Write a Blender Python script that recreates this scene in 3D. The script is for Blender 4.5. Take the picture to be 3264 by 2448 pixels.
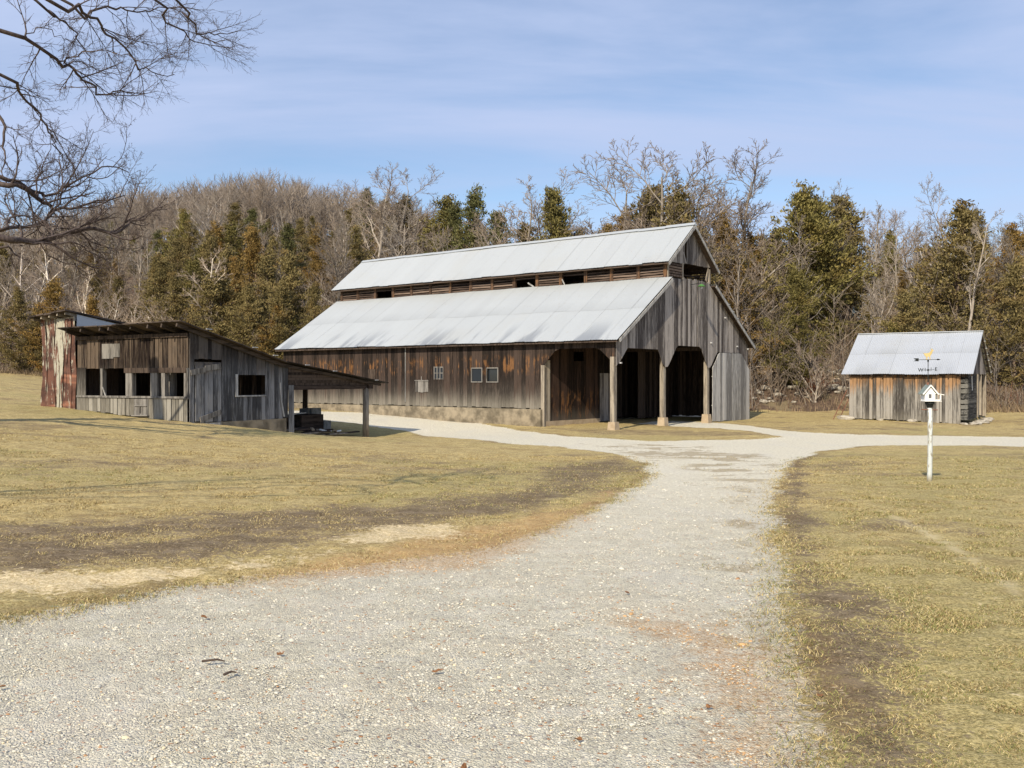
import bpy, bmesh, math, random
import numpy as np
from mathutils import Vector, Matrix
C = bpy.context.scene.collection
for o in list(bpy.data.objects): bpy.data.objects.remove(o)
R = math.radians
# ------------------------------------------------------------------ camera
HC = 2.1
cam = bpy.data.cameras.new('camera'); co = bpy.data.objects.new('camera', cam); C.objects.link(co)
cam.sensor_width = 36; cam.lens = 36*3022.5/3264; cam.clip_start = .05; cam.clip_end = 3000
co.location = (0, 0, HC); co.rotation_euler = (R(90) - math.atan(17.6/3022.5), 0, 0)
bpy.context.scene.camera = co
# ------------------------------------------------------------------ light
SUN_EL, SUN_AZ = 36.5, 24.0          # shadows run SUN_AZ degrees right of +Y
sl = bpy.data.lights.new('sun', 'SUN'); sl.energy = 5.0; sl.angle = R(.5); sl.color = (1, .885, .70)
so = bpy.data.objects.new('sun', sl); C.objects.link(so)
sdir = Vector((math.sin(R(SUN_AZ))*math.cos(R(SUN_EL)), math.cos(R(SUN_AZ))*math.cos(R(SUN_EL)), -math.sin(R(SUN_EL))))
so.rotation_euler = sdir.to_track_quat('-Z', 'Y').to_euler()
vs = bpy.context.scene.view_settings
vs.view_transform = 'Standard'; vs.look = 'None'; vs.exposure = .14; vs.gamma = 1

class NT:
    """small helper around a node tree"""
    def __init__(s, nt): s.nt = nt; nt.nodes.clear()
    def n(s, t, **k):
        x = s.nt.nodes.new(t)
        for a, b in k.items():
            if a == 'inp':
                for i, v in b.items():
                    if hasattr(v, 'is_linked') or isinstance(v, bpy.types.NodeSocket): s.nt.links.new(v, x.inputs[i])
                    else: x.inputs[i].default_value = v
            else: setattr(x, a, b)
        return x
    def m(s, op, a, b=0., c=0., clamp=False):
        return s.n('ShaderNodeMath', operation=op, use_clamp=clamp, inp={0: a, 1: b, 2: c}).outputs[0]
    def mix(s, f, a, b, bt='MIX'):
        x = s.n('ShaderNodeMix', data_type='RGBA', blend_type=bt, inp={0: f})
        for i, v in ((6, a), (7, b)):
            if isinstance(v, bpy.types.NodeSocket): s.nt.links.new(v, x.inputs[i])
            else: x.inputs[i].default_value = (*v, 1) if len(v) == 3 else v
        return x.outputs[2]
    def ss(s, v, a, b):
        return s.n('ShaderNodeMapRange', interpolation_type='SMOOTHSTEP', inp={0: v, 1: a, 2: b, 3: 0., 4: 1.}).outputs[0]
    def noise(s, vec, scale, detail=4., rough=.55, out=0, dist=0.):
        return s.n('ShaderNodeTexNoise', inp={0: vec, 2: scale, 3: detail, 4: rough, 8: dist}).outputs[out]
    def mapv(s, vec, sc):
        return s.n('ShaderNodeVectorMath', operation='MULTIPLY', inp={0: vec, 1: sc}).outputs[0]
    def obj(s): return s.n('ShaderNodeTexCoord').outputs[3]
    def attr(s, name): return s.n('ShaderNodeAttribute', attribute_name=name).outputs[2]
    def island(s): return s.n('ShaderNodeNewGeometry').outputs['Random Per Island']
    def sep(s, v): return s.n('ShaderNodeSeparateXYZ', inp={0: v}).outputs
    def bump(s, h, strength=.5, dist=.02):
        return s.n('ShaderNodeBump', inp={0: strength, 1: dist, 3 if False else 'Height': h}).outputs[0]
    def out(s, col, rough=.85, metal=0., normal=None, spec=.3):
        p = s.n('ShaderNodeBsdfPrincipled', inp={'Roughness': rough, 'Metallic': metal, 'Specular IOR Level': spec})
        if isinstance(col, bpy.types.NodeSocket): s.nt.links.new(col, p.inputs[0])
        else: p.inputs[0].default_value = (*col, 1)
        if normal is not None: s.nt.links.new(normal, p.inputs['Normal'])
        o = s.n('ShaderNodeOutputMaterial'); s.nt.links.new(p.outputs[0], o.inputs[0])
def newmat(name):
    m = bpy.data.materials.new(name); m.use_nodes = True
    return m, NT(m.node_tree)

w = bpy.data.worlds.new('World'); bpy.context.scene.world = w; w.use_nodes = True
N = NT(w.node_tree)
sky = N.n('ShaderNodeTexSky', sky_type='NISHITA', sun_disc=False, sun_elevation=R(SUN_EL), sun_rotation=R(SUN_AZ+180), altitude=300., air_density=1.0, dust_density=.6, ozone_density=2.5)
dirv = N.n('ShaderNodeTexCoord').outputs[0]
sx, sy, sz = N.sep(dirv)
den = N.m('ADD', N.m('MAXIMUM', sz, 0.), .16)
pv = N.n('ShaderNodeCombineXYZ', inp={0: N.m('DIVIDE', sx, den), 1: N.m('DIVIDE', sy, den), 2: 0.}).outputs[0]
rot = N.n('ShaderNodeMapping', inp={0: pv, 2: (0, 0, R(14)), 3: (.45, 1.35, 1)}).outputs[0]
c1 = N.noise(rot, 1.25, 7., .56, dist=.35)
c2 = N.noise(rot, .45, 2., .5)
cl = N.ss(N.m('ADD', N.m('MULTIPLY', c1, .6), N.m('MULTIPLY', c2, .5)), .37, .68)
hi = N.ss(sz, -.02, .34)
cl = N.m('MULTIPLY', cl, N.m('ADD', N.m('MULTIPLY', hi, .75), .38), clamp=True)
skyc = N.mix(1., sky.outputs[0], (1.50, 1.50, 1.52), 'MULTIPLY')
col = N.mix(cl, skyc, (5.7, 6.8, 9.6))
bg = N.n('ShaderNodeBackground', inp={0: col, 1: .085})
N.nt.links.new(bg.outputs[0], N.n('ShaderNodeOutputWorld').inputs[0])

# ------------------------------------------------------------------ mesh helpers
class MB:
    def __init__(s): s.v = []; s.f = []; s.nv = 0
    def add(s, V, Fc):
        V = np.asarray(V, float); s.v.append(V); k = s.nv
        s.f.extend([tuple(i+k for i in f) for f in Fc]); s.nv += len(V)
    def hexa(s, P):   # 8 points: bottom 4 ccw, top 4 ccw
        s.add(P, [(3,2,1,0),(4,5,6,7),(0,1,5,4),(1,2,6,5),(2,3,7,6),(3,0,4,7)])
    def box(s, a, b):
        (x0,y0,z0),(x1,y1,z1) = a, b
        s.hexa([(x0,y0,z0),(x1,y0,z0),(x1,y1,z0),(x0,y1,z0),(x0,y0,z1),(x1,y0,z1),(x1,y1,z1),(x0,y1,z1)])
    def bar(s, p, q, wd, ht, up=(0,0,1)):   # square bar from p to q
        p, q = Vector(p), Vector(q); d = (q-p).normalized(); up = Vector(up)
        sd = d.cross(up).normalized(); u = sd.cross(d).normalized(); a = sd*wd/2; b = u*ht/2
        s.hexa([p-a-b, p+a-b, q+a-b, q-a-b, p-a+b, p+a+b, q+a+b, q-a+b])
    def cyl(s, p, q, r0, r1=None, n=10):
        p, q = Vector(p), Vector(q); r1 = r0 if r1 is None else r1
        d = (q-p).normalized(); a = d.orthogonal().normalized(); b = d.cross(a)
        V = []
        for c, r in ((p, r0), (q, r1)):
            for i in range(n): t = 2*math.pi*i/n; V.append(c + (a*math.cos(t)+b*math.sin(t))*r)
        F_ = [(i, (i+1) % n, (i+1) % n+n, i+n) for i in range(n)] + [tuple(range(n-1, -1, -1)), tuple(range(n, 2*n))]
        s.add(V, F_)
    def prism(s, pts, axis_off):   # planar polygon extruded
        n = len(pts); o = Vector(axis_off); P = [Vector(p) for p in pts]
        s.add(P+[p+o for p in P], [tuple(range(n-1, -1, -1)), tuple(range(n, 2*n))]+[(i, (i+1) % n, (i+1) % n+n, i+n) for i in range(n)])
    def build_each(s, name, mat, parent=None):   # every added piece becomes a part of its own
        k = 0; F_ = list(s.f); out = []; base = 0
        for V in s.v:
            n = len(V); q = MB(); fs = [tuple(i-base for i in f) for f in F_ if base <= f[0] < base+n]; q.add(V, fs); out.append(q.build(name, mat, parent)); base += n
        return out
    def build(s, name, mat, parent=None, smooth=False, loc=None):
        V = np.concatenate(s.v) if s.v else np.zeros((0, 3))
        me = bpy.data.meshes.new(name); me.from_pydata(V.tolist(), [], s.f)
        me.materials.append(mat)
        if smooth: me.polygons.foreach_set('use_smooth', [True]*len(me.polygons))
        o = bpy.data.objects.new(name, me); C.objects.link(o)
        if parent: o.parent = parent
        if loc: o.location = loc
        return o
def fastmesh(name, V, F4, mat, parent=None, smooth=False, attrs=None, link=True):
    """V (n,3), F4 (m,k) arrays with k = 3 or 4"""
    V = np.ascontiguousarray(V, dtype=np.float32); F4 = np.ascontiguousarray(F4, dtype=np.int32)
    me = bpy.data.meshes.new(name); me.vertices.add(len(V)); me.vertices.foreach_set('co', V.ravel())
    m, k = F4.shape; me.loops.add(m*k); me.loops.foreach_set('vertex_index', F4.ravel())
    me.polygons.add(m); me.polygons.foreach_set('loop_start', np.arange(0, m*k, k, dtype=np.int32))
    me.polygons.foreach_set('loop_total', np.full(m, k, dtype=np.int32))
    if smooth: me.polygons.foreach_set('use_smooth', np.ones(m, dtype=bool))
    for an, (kind, dat) in (attrs or {}).items():
        a = me.attributes.new(an, kind, 'POINT')
        a.data.foreach_set('color' if 'COLOR' in kind else 'value', np.ascontiguousarray(dat, dtype=np.float32).ravel())
    me.update(calc_edges=True); me.materials.append(mat)
    if not link: return me
    o = bpy.data.objects.new(name, me); C.objects.link(o)
    if parent: o.parent = parent
    return o
def tag(o, label=None, cat=None, group=None, kind=None):
    for k, v in (('label', label), ('category', cat), ('group', group), ('kind', kind)):
        if v: o[k] = v
    return o
def empty(name, loc, rz=0., label=None, cat=None, group=None):
    o = bpy.data.objects.new(name, None); C.objects.link(o); o.location = loc; o.rotation_euler = (0, 0, rz)
    o.empty_display_size = .3
    return tag(o, label, cat, group)

# value noise in numpy (also drives patches of the lawn)
def vnoise(x, y, scale, seed=0):
    r = np.random.RandomState(seed); T = r.rand(256, 256)
    X = np.asarray(x)*scale+97.3; Y = np.asarray(y)*scale+31.7
    i = np.floor(X).astype(int); j = np.floor(Y).astype(int); fx = X-i; fy = Y-j
    fx = fx*fx*(3-2*fx); fy = fy*fy*(3-2*fy)
    g = lambda a, b: T[a % 256, b % 256]
    return (g(i, j)*(1-fx)+g(i+1, j)*fx)*(1-fy)+(g(i, j+1)*(1-fx)+g(i+1, j+1)*fx)*fy
def fbm(x, y, scale, oc=4, seed=0):
    t = 0; a = 1; s_ = 0
    for k in range(oc): t = t+a*vnoise(x, y, scale*2**k, seed+k); s_ += a; a *= .55
    return t/s_
# ------------------------------------------------------------------ terrain
TP = np.array([(0,0,.5),(0,-10,.6),(-8,-6,.7),(8,-6,.5),(0,4,.47),(-5,8,.5),(5,8,.42),(7.3,16.5,.3),(-6,16,.48),(-12,20,.8),(0,18,.3),(14,14,.3),(20,22,.15),
 (-10.1,29.6,.72),(-14.6,31.9,1.05),(-8,33.7,.18),(-5.8,38,-.26),(-10,38,.35),(-3,25,.22),(0,32,.05),(8,30,.04),(4.3,39.1,-.03),(-.3,42.8,.03),(-7.3,48.4,.35),(-12.1,52.3,.5),
 (-3,36,-.1),(-5,42,0.),(12.2,49,0.),(20.7,43,0.),(16.3,45.9,.13),(24,48,.1),(32,38,.05),(40,30,.1),(12,56,.3),(26,54,.3),(36,50,.4),(-4,62,.5),(-18,46,1.2),(-22,34,1.5),(-26,48,1.9),(-20,60,1.2),(-34,64,2.3),(-45,50,3.),(-45,10,1.5),(40,0,.4),(0,-40,1.),(-40,-30,1.5),(40,-30,.6),(40,58,.8),
 (2.5,35.5,-.02),(10,36,0.),(-12,24,.8),(-9,26.5,.66)])
def _tps(r2): return np.where(r2 > 0, .5*r2*np.log(np.maximum(r2, 1e-9)), 0)
_d = TP[:, None, :2]-TP[None, :, :2]; _K = _tps((_d**2).sum(-1))+np.eye(len(TP))*.5
_P = np.c_[np.ones(len(TP)), TP[:, :2]]
_A = np.block([[_K, _P], [_P.T, np.zeros((3, 3))]]); _W = np.linalg.solve(_A, np.r_[TP[:, 2], 0, 0, 0])
def smooth01(t): t = np.clip(t, 0, 1); return t*t*(3-2*t)
def hill_base(x, y):
    az = np.clip(x/np.maximum(y, 1.), -.7, .7)
    return 66-12*smooth01((az-.03)/.2)-3*smooth01((az-.3)/.3)+ (fbm(x, y*0, .09, 2, 5)-.5)*3
def terrain(x, y):
    x = np.asarray(x, float); y = np.asarray(y, float)
    cx = np.clip(x, -48, 48); cy = np.clip(y, -40, 66)
    z = _W[-3]+_W[-2]*cx+_W[-1]*cy
    for k in range(len(TP)): z = z+_W[k]*_tps((cx-TP[k, 0])**2+(cy-TP[k, 1])**2)
    yy = np.maximum(y, 1.); az = np.clip(x/yy, -.75, .75)
    t = y-hill_base(x, y); tp = np.maximum(t, 0)
    left = smooth01((.03-az)/.16)
    lh = 58*(1-np.exp(-np.minimum(tp, 185)/200))*(.66+.40*smooth01((az+.60)/.33))*(1-.12*smooth01((az+.24)/.14))*(1-.35*smooth01((tp-185)/200))
    rh = 10.5*(1-np.exp(-tp/42))+.5*smooth01(tp/6)
    h = lh*left+rh*(1-left)
    h = h+(fbm(x, y, .045, 3, 9)-.5)*np.minimum(tp*.12, 2.5)
    return z+h+(fbm(x, y, .5, 3, 3)-.5)*.06
# ------------------------------------------------------------------ world-space outlines of the ground's patches
ROAD=[(-3.63,5.87),(-3.47,6.43),(-3.18,6.81),(-2.62,7.6),(-2.14,8.02),(-1.28,8.6),(-0.47,9.16),(-0.03,9.85),(0.39,10.83),(0.99,12.35),(1.85,14.9),(2.71,18.23),(3.02,21.4),(2.75,25.17),(1.29,28.06),(-0.38,29.93),(-2.07,33.63),(-4.48,40.61),(-7.17,42.44),(-9.57,42.99),(-11.34,42.53),(-10.83,47.59),(-8.19,48.48),(-5.59,48.48),(-2.33,45.1),(-0.12,40.97),(2.11,34.83),(4.54,31.65),(7.2,32.46),(9.82,33.86),(9.64,36.97),(8.98,40.54),(7.1,42.28),(5.92,44.22),(7.75,47.54),(9.76,46.08),(10.77,41.3),(11.47,37.05),(12.91,35.56),(15.4,35.28),(18.59,34.43),(21.72,33.86),(17.24,26.88),(15.57,28.84),(12.81,29.35),(10.83,29.04),(8.77,26.64),(6.61,22.23),(5.0,17.55),(3.76,13.66),(3.07,11.25),(2.69,9.59),(2.26,7.94),(1.9,6.66),(1.66,5.65),(1.5,4.85),(1.27,3.8),(1.11,3.06),(-2.97,3.04),(-4.18,4.74)]
DIRT_L=[(-5.24,8.9),(-4.55,9.27),(-3.27,9.49),(-1.97,9.93),(-1.08,10.74),(0.26,11.98),(1.67,15.27),(2.87,19.98),(2.74,24.02),(0.42,19.56),(0.1,15.2),(-1.35,13.41),(-2.72,12.21),(-4.31,10.95),(-6.17,10.48)]
DIRT_L2=[(-4.59,7.8),(-3.9,7.94),(-2.91,8.43),(-2.02,9.09),(-1.24,10.35),(-2.03,10.22),(-3.42,9.92),(-4.73,9.62),(-5.53,9.39)]
DIRT_R=[(6.72,23.16),(8.57,26.05),(6.21,19.91),(4.74,14.96),(3.81,12.13),(3.08,9.58),(2.66,7.96),(2.37,7.77),(2.75,9.33),(3.34,11.71),(4.42,15.76)]
DIRT_R2=[(2.32,8.14),(2.85,7.86),(2.76,6.69),(2.16,5.37),(2.08,4.5),(1.91,3.81),(1.29,3.8),(1.5,4.85),(1.69,5.84)]
ORANGE_L=[(-2.51,7.51),(-2.2,8.25),(-1.76,8.88),(-1.21,9.64),(-0.56,10.77),(0.45,12.39),(1.61,14.74),(1.17,12.34),(0.54,10.66),(0.06,9.44),(-0.36,8.68),(-1.21,8.07),(-1.89,7.63)]
ORANGE_R=[(0.73,6.66),(1.45,6.55),(1.64,5.65),(1.21,3.8),(0.73,3.79),(1.1,4.98),(0.98,5.85)]
TAN=[(-4.36,7.41),(-4.24,7.84),(-3.52,7.95),(-2.74,8.18),(-2.32,8.69),(-1.78,8.99),(-1.75,9.8),(-1.33,10.67),(-0.78,10.92),(-0.67,10.43),(-1.18,9.86),(-1.58,9.34),(-2.06,8.33),(-2.61,7.81),(-3.24,7.32),(-3.81,7.05)]
STRIP=[(1.47,40.69),(3.43,36.19),(6.65,34.56),(10.1,34.83),(9.5,36.44),(7.46,38.79),(4.78,40.1)]
GREEN_R=[(5.8,17.61),(8.69,19.91),(12.63,21.67),(4.33,7.43),(4.66,9.15),(4.81,11.67),(4.59,13.55)]
CHIPS=[(4.82,12.29),(4.78,10.95),(4.43,9.12),(4.12,7.78),(3.92,7.34),(4.26,8.97),(4.55,10.78)]
WORN=[(4.62,24.02),(6.82,26.15),(6.19,21.34),(4.0,14.8),(3.04,12.61),(2.35,9.02),(1.82,6.4),(1.5,4.99),(1.41,5.86),(2.0,9.0),(3.21,13.59),(3.66,20.04)]
SPOTS=[(2.13,30.31),(4.58,29.87),(6.29,28.36),(6.05,24.11),(3.58,21.32),(2.83,25.9)]
INNER=[(1.77,43.2),(5.27,48.2),(8.27,50.71),(10.51,50.76),(11.19,54.04),(5.62,53.78),(4.55,48.01),(1.81,44.18)]

def sdist(x, y, poly):
    """signed distance to polygon, positive inside"""
    P = np.array(poly, float); x = x.astype(float); y = y.astype(float)
    d2 = np.full(x.shape, 1e18); ins = np.zeros(x.shape, bool); n = len(P)
    for i in range(n):
        ax, ay = P[i]; bx, by = P[(i+1) % n]; ex, ey = bx-ax, by-ay
        t = np.clip(((x-ax)*ex+(y-ay)*ey)/(ex*ex+ey*ey+1e-12), 0, 1)
        d2 = np.minimum(d2, (x-ax-t*ex)**2+(y-ay-t*ey)**2)
        c = ((ay > y) != (by > y))
        with np.errstate(divide='ignore', invalid='ignore'):
            c &= x < (bx-ax)*(y-ay)/(by-ay+1e-30)+ax
        ins ^= c
    return np.where(ins, 1, -1)*np.sqrt(d2)
def wob(x, y):     # irregular edges, coarse and fine
    r = np.sqrt(x*x+y*y)
    return (fbm(x, y, .9, 4, 21)-.5)*.9*np.clip(r/14, .35, 1)+(fbm(x, y, 6., 4, 27)-.5)*.42
def soft(x, y, poly, wd, amp=1.): return np.clip(.5+(sdist(x, y, poly)+amp*wob(x, y))/wd, 0, 1)
def masks(x, y):
    m = {}
    road = sdist(x, y, ROAD); 
    m['road'] = road+wob(x, y)*.55
    m['gravel'] = np.clip(.5+m['road']/.6, 0, 1)
    m['gravel'] = np.maximum(m['gravel'], soft(x, y, INNER, .8))
    m['dirt'] = np.maximum.reduce([soft(x, y, DIRT_L, 1.2, 1.3)*.85, soft(x, y, DIRT_L2, 1.1, 1.4), soft(x, y, DIRT_R, .6, .9), soft(x, y, DIRT_R2, .8, 1.3)*.92, soft(x, y, STRIP, .8, 1.5)*.6, np.clip((fbm(x, y*1.6, .42, 4, 101)-.56)*6, 0, .55)*(y > 9)])
    m['orange'] = np.maximum(soft(x, y, ORANGE_L, .55, .8), soft(x, y, ORANGE_R, .7, 1.3))
    m['tan'] = soft(x, y, TAN, .35)
    m['green'] = np.clip(np.maximum(soft(x, y, GREEN_R, 2.5, 1.2), (fbm(x, y, .22, 4, 44)-.46)*4.2), 0, 1)
    m['worn'] = np.clip(np.maximum(soft(x, y, WORN, 1.2, 1.5), soft(x, y, SPOTS, .8, 2.))*(fbm(x, y*2.2, 1.3, 4, 61) > .47)*1. , 0, 1)
    # a thin verge of bare soil and dead grass on both sides of the gravel
    m['verge'] = np.clip(1-np.abs(m['road']+.15)/.45, 0, 1)*(fbm(x, y, 1.1, 3, 71))
    m['chips'] = soft(x, y, CHIPS, .12, .25)
    return m
# ------------------------------------------------------------------ ground material
def ground_mat():
    m, N = newmat('ground'); P = N.obj()
    flat = N.mapv(P, (1, 1, 0))
    # lawn: straw with green tufts
    n1 = N.noise(flat, 1.3, 5., .6); n2 = N.noise(flat, 14., 4., .65); n3 = N.noise(N.mapv(P, (62, 56, 0)), 1., 3., .7); n4 = N.noise(flat, .35, 3., .5)
    m6 = N.noise(flat, 5.5, 4., .65); m20 = N.noise(N.mapv(P, (27, 24, 0)), 1., 4., .7)
    straw = N.mix(N.ss(n2, .38, .62), (.30, .225, .095), (.57, .46, .23))
    straw = N.mix(N.ss(n1, .45, .75), straw, (.36, .26, .10))
    greenc = N.mix(N.ss(m20, .40, .60), (.42, .36, .15), (.17, .165, .06))
    gf = N.m('ADD', N.attr('green'), N.m('MULTIPLY', N.m('SUBTRACT', n1, .5), 1.6))
    gf = N.m('MULTIPLY', N.ss(N.m('ADD', gf, N.m('MULTIPLY', N.m('SUBTRACT', n2, .5), 1.3)), .12, 1.1), .55)
    straw = N.mix(N.m('MULTIPLY', N.ss(m6, .48, .60), .6), straw, (.235, .175, .075)); straw = N.mix(N.m('MULTIPLY', N.ss(m20, .50, .60), .55), straw, (.20, .15, .065)); straw = N.mix(N.m('MULTIPLY', N.ss(m20, .48, .38), .55), straw, (.62, .50, .235))
    m2 = N.noise(N.mapv(P, (1.6, 2.6, 0)), 1.4, 5., .68)
    straw = N.mix(N.m('MULTIPLY', N.ss(m2, .52, .60), .5), straw, (.25, .175, .08)); straw = N.mix(N.m('MULTIPLY', N.ss(m2, .47, .40), .45), straw, (.60, .46, .20))
    lawn = N.mix(gf, straw, greenc)
    lawn = N.mix(N.m('MULTIPLY', N.ss(n3, .50, .62), .60), lawn, (.15, .115, .045))
    lawn = N.mix(N.m('MULTIPLY', N.ss(n3, .49, .38), .55), lawn, (.60, .49, .24))
    bare = N.ss(N.m('ADD', n4, N.m('MULTIPLY', N.m('SUBTRACT', n1, .5), 1.)), .56, .74)
    lawn = N.mix(N.m('MULTIPLY', bare, .35), lawn, (.22, .15, .075))
    lawn = N.mix(N.attr('chips'), lawn, (.50, .42, .24))
    dirt = N.mix(N.ss(m20, .42, .60), (.060, .040, .027), (.19, .14, .09)); dirt = N.mix(N.m('MULTIPLY', N.ss(n3, .53, .60), .5), dirt, (.40, .31, .17))
    dirt = N.mix(N.m('MULTIPLY', N.ss(N.noise(N.mapv(P, (.9, 1.6, 0)), 2.7, 5., .65), .50, .60), .6), dirt, (.23, .18, .125))
    df = N.ss(N.m('ADD', N.m('ADD', N.attr('dirt'), N.m('ADD', N.m('MULTIPLY', N.m('SUBTRACT', m20, .5), 1.8), N.m('MULTIPLY', N.m('SUBTRACT', n2, .5), 1.6))), N.m('MULTIPLY', N.m('SUBTRACT', n1, .5), .9)), .42, .74)
    lawn = N.mix(N.m('MULTIPLY', df, .92), lawn, dirt)
    lawn = N.mix(N.m('MULTIPLY', N.ss(N.m('ADD', N.attr('verge'), N.m('MULTIPLY', N.m('SUBTRACT', n2, .5), .8)), .3, .7), .6), lawn, (.17, .115, .06))
    # gravel: stones in three sizes
    def stones(scale, seedv):
        v = N.n('ShaderNodeTexVoronoi', feature='F1', inp={0: N.mapv(P, (1, 1, 0)), 2: scale})
        e = N.n('ShaderNodeTexVoronoi', feature='DISTANCE_TO_EDGE', inp={0: N.mapv(P, (1, 1, 0)), 2: scale})
        return v.outputs[1], e.outputs[0], v.outputs[0]
    cc, ed, dd = stones(58., 0); cr, cg, cb = N.sep(cc)
    cc2, ed2, dd2 = stones(120., 0)
    g = N.mix(cr, (.49, .455, .345), (.69, .65, .51))
    g = N.mix(N.ss(cg, .86, .93), g, (.31, .285, .25))
    g = N.mix(N.ss(cb, .972, .985), g, (.42, .20, .09))
    g = N.mix(N.ss(cg, .06, .03), g, (.70, .62, .45))
    r2 = N.sep(cc2)[0]
    g = N.mix(N.m('MULTIPLY', N.ss(ed, .10, .0), .35), g, (.36, .33, .265))
    g = N.mix(N.m('MULTIPLY', N.ss(r2, .8, .9), .30), g, (.22, .205, .18))
    big = N.noise(flat, .8, 5., .6); med = N.noise(flat, 2.6, 4., .65); g = N.mix(N.m('MULTIPLY', N.ss(med, .50, .60), .30), g, (.42, .385, .31)); g = N.mix(N.m('MULTIPLY', N.ss(med, .48, .40), .30), g, (.68, .65, .56))
    g = N.mix(N.m('MULTIPLY', N.ss(big, .45, .72), .35), g, (.56, .49, .375))
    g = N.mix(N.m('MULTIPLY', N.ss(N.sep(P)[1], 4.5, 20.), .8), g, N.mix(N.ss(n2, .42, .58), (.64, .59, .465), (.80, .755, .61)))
    tracks = N.noise(N.mapv(P, (1, .35, 0)), 1.1, 3., .5)
    g = N.mix(N.m('MULTIPLY', N.ss(tracks, .5, .7), .25), g, (.60, .58, .53))
    org = N.mix(cr, (.34, .185, .075), (.55, .36, .18))
    of = N.m('ADD', N.attr('orange'), N.m('MULTIPLY', N.m('SUBTRACT', n2, .5), 1.3)); of = N.m('MULTIPLY', N.ss(of, .25, 1.), N.m('ADD', .25, N.m('MULTIPLY', cg, .6)))
    tan = N.mix(cr, (.46, .35, .19), (.80, .67, .43))
    tf = N.m('MULTIPLY', N.ss(N.m('ADD', N.attr('tan'), N.m('MULTIPLY', N.m('SUBTRACT', n2, .5), 3.2)), .25, .75), N.m('ADD', .6, N.m('MULTIPLY', N.ss(m20, .42, .56), .4)))
    wf = N.m('MULTIPLY', N.ss(N.m('ADD', N.attr('worn'), N.m('MULTIPLY', N.m('SUBTRACT', n2, .5), 1.5)), .45, .85), .55)
    g = N.mix(of, g, org); g = N.mix(wf, g, (.28, .20, .095))
    lawn = N.mix(of, lawn, org); lawn = N.mix(tf, lawn, tan)
    gm = N.ss(N.m('ADD', N.attr('gravel'), N.m('MULTIPLY', N.m('SUBTRACT', n2, .5), 1.1)), .38, .62)
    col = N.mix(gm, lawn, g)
    # wooded slope: leaf litter and stones
    hill = N.attr('hill')
    lit = N.mix(N.ss(N.noise(flat, 3., 5., .7), .3, .7), (.060, .040, .028), (.15, .105, .075))
    lit = N.mix(N.ss(N.noise(flat, .5, 4., .6), .52, .62), lit, (.19, .15, .09))
    lit = N.mix(N.m('MULTIPLY', N.ss(N.noise(flat, 5.5, 3., .6), .67, .74), .7), lit, (.34, .32, .29))
    col = N.mix(N.ss(N.m('ADD', hill, N.m('MULTIPLY', N.m('SUBTRACT', n1, .5), .5)), .40, .60), col, lit)
    hs = N.m('MULTIPLY', gm, N.m('ADD', N.m('MULTIPLY', N.ss(ed, 0., .28), .9), N.m('MULTIPLY', dd2, -.35)))
    hg = N.m('MULTIPLY', N.m('SUBTRACT', 1., gm), N.m('ADD', N.m('MULTIPLY', n3, .9), n2))
    h = N.m('ADD', N.m('MULTIPLY', hs, .55), hg)
    N.out(col, .92, 0, N.bump(h, .8, .016), .15)
    return m
MG = ground_mat()
# ------------------------------------------------------------------ ground as one polar sheet, cut into lawn, gravel road and wooded hillside
_r = [0.05, .5]
while _r[-1] < 2.4: _r.append(_r[-1]*1.12)
while _r[-1] < 72: _r.append(_r[-1]*1.0062)
while _r[-1] < 900: _r.append(_r[-1]*1.03)
_r = np.array(_r)
_a = np.r_[np.arange(-180, -40, 4.), np.arange(-40, 40, .14), np.arange(40, 180.1, 4.)]
RR, AA = np.meshgrid(_r, np.radians(_a), indexing='ij')
GX = RR*np.sin(AA); GY = RR*np.cos(AA)
fx, fy = GX.ravel(), GY.ravel(); fz = terrain(fx, fy)
mk = masks(fx, fy)
hilld = (fy-hill_base(fx, fy)); hilld = np.where(fy > 20, hilld, -20)
hilld = hilld+(fbm(fx, fy, .6, 3, 13)-.5)*2
mk['hill'] = np.clip(.5+hilld/1.6, 0, 1)
# gravel lies slightly lower in the wheel tracks, lawn edge slightly proud
fz = fz-.03*mk['gravel']+(fbm(fx, fy, 3.2, 3, 33)-.5)*.05*(1-mk['gravel'])+(fbm(fx, fy, 6., 3, 35)-.5)*.02
nr, nc = RR.shape; idx = np.arange(nr*nc).reshape(nr, nc)
Q = np.stack([idx[:-1, :-1], idx[:-1, 1:], idx[1:, 1:], idx[1:, :-1]], -1).reshape(-1, 4)
qr = mk['road'][Q].mean(1); qh = mk['hill'][Q].mean(1)
sel_h = qh > .5; sel_r = (qr > 0) & ~sel_h & (np.hypot(fx, fy)[Q].mean(1) < 60); sel_g = ~sel_h & ~sel_r
V = np.c_[fx, fy, fz]
def submesh(name, sel):
    q = Q[sel]; u, inv = np.unique(q, return_inverse=True)
    at = {k: ('FLOAT', mk[k][u]) for k in ('gravel', 'dirt', 'orange', 'tan', 'green', 'worn', 'verge', 'hill', 'chips')}
    return tag(fastmesh(name, V[u], inv.reshape(-1, 4), MG, smooth=True, attrs=at), kind='structure')
submesh('lawn_ground', sel_g); submesh('gravel_road', sel_r); submesh('hillside', sel_h)

def Z(x, y): return float(terrain(np.array([x]), np.array([y]))[0])
rs = np.random.RandomState(4)
def island_colmat(name, rough=.8, trans=0.):
    m, N = newmat(name); a = N.n('ShaderNodeAttribute', attribute_name='tint').outputs[0]
    N.out(a, rough, 0, None, .2); return m
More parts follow.
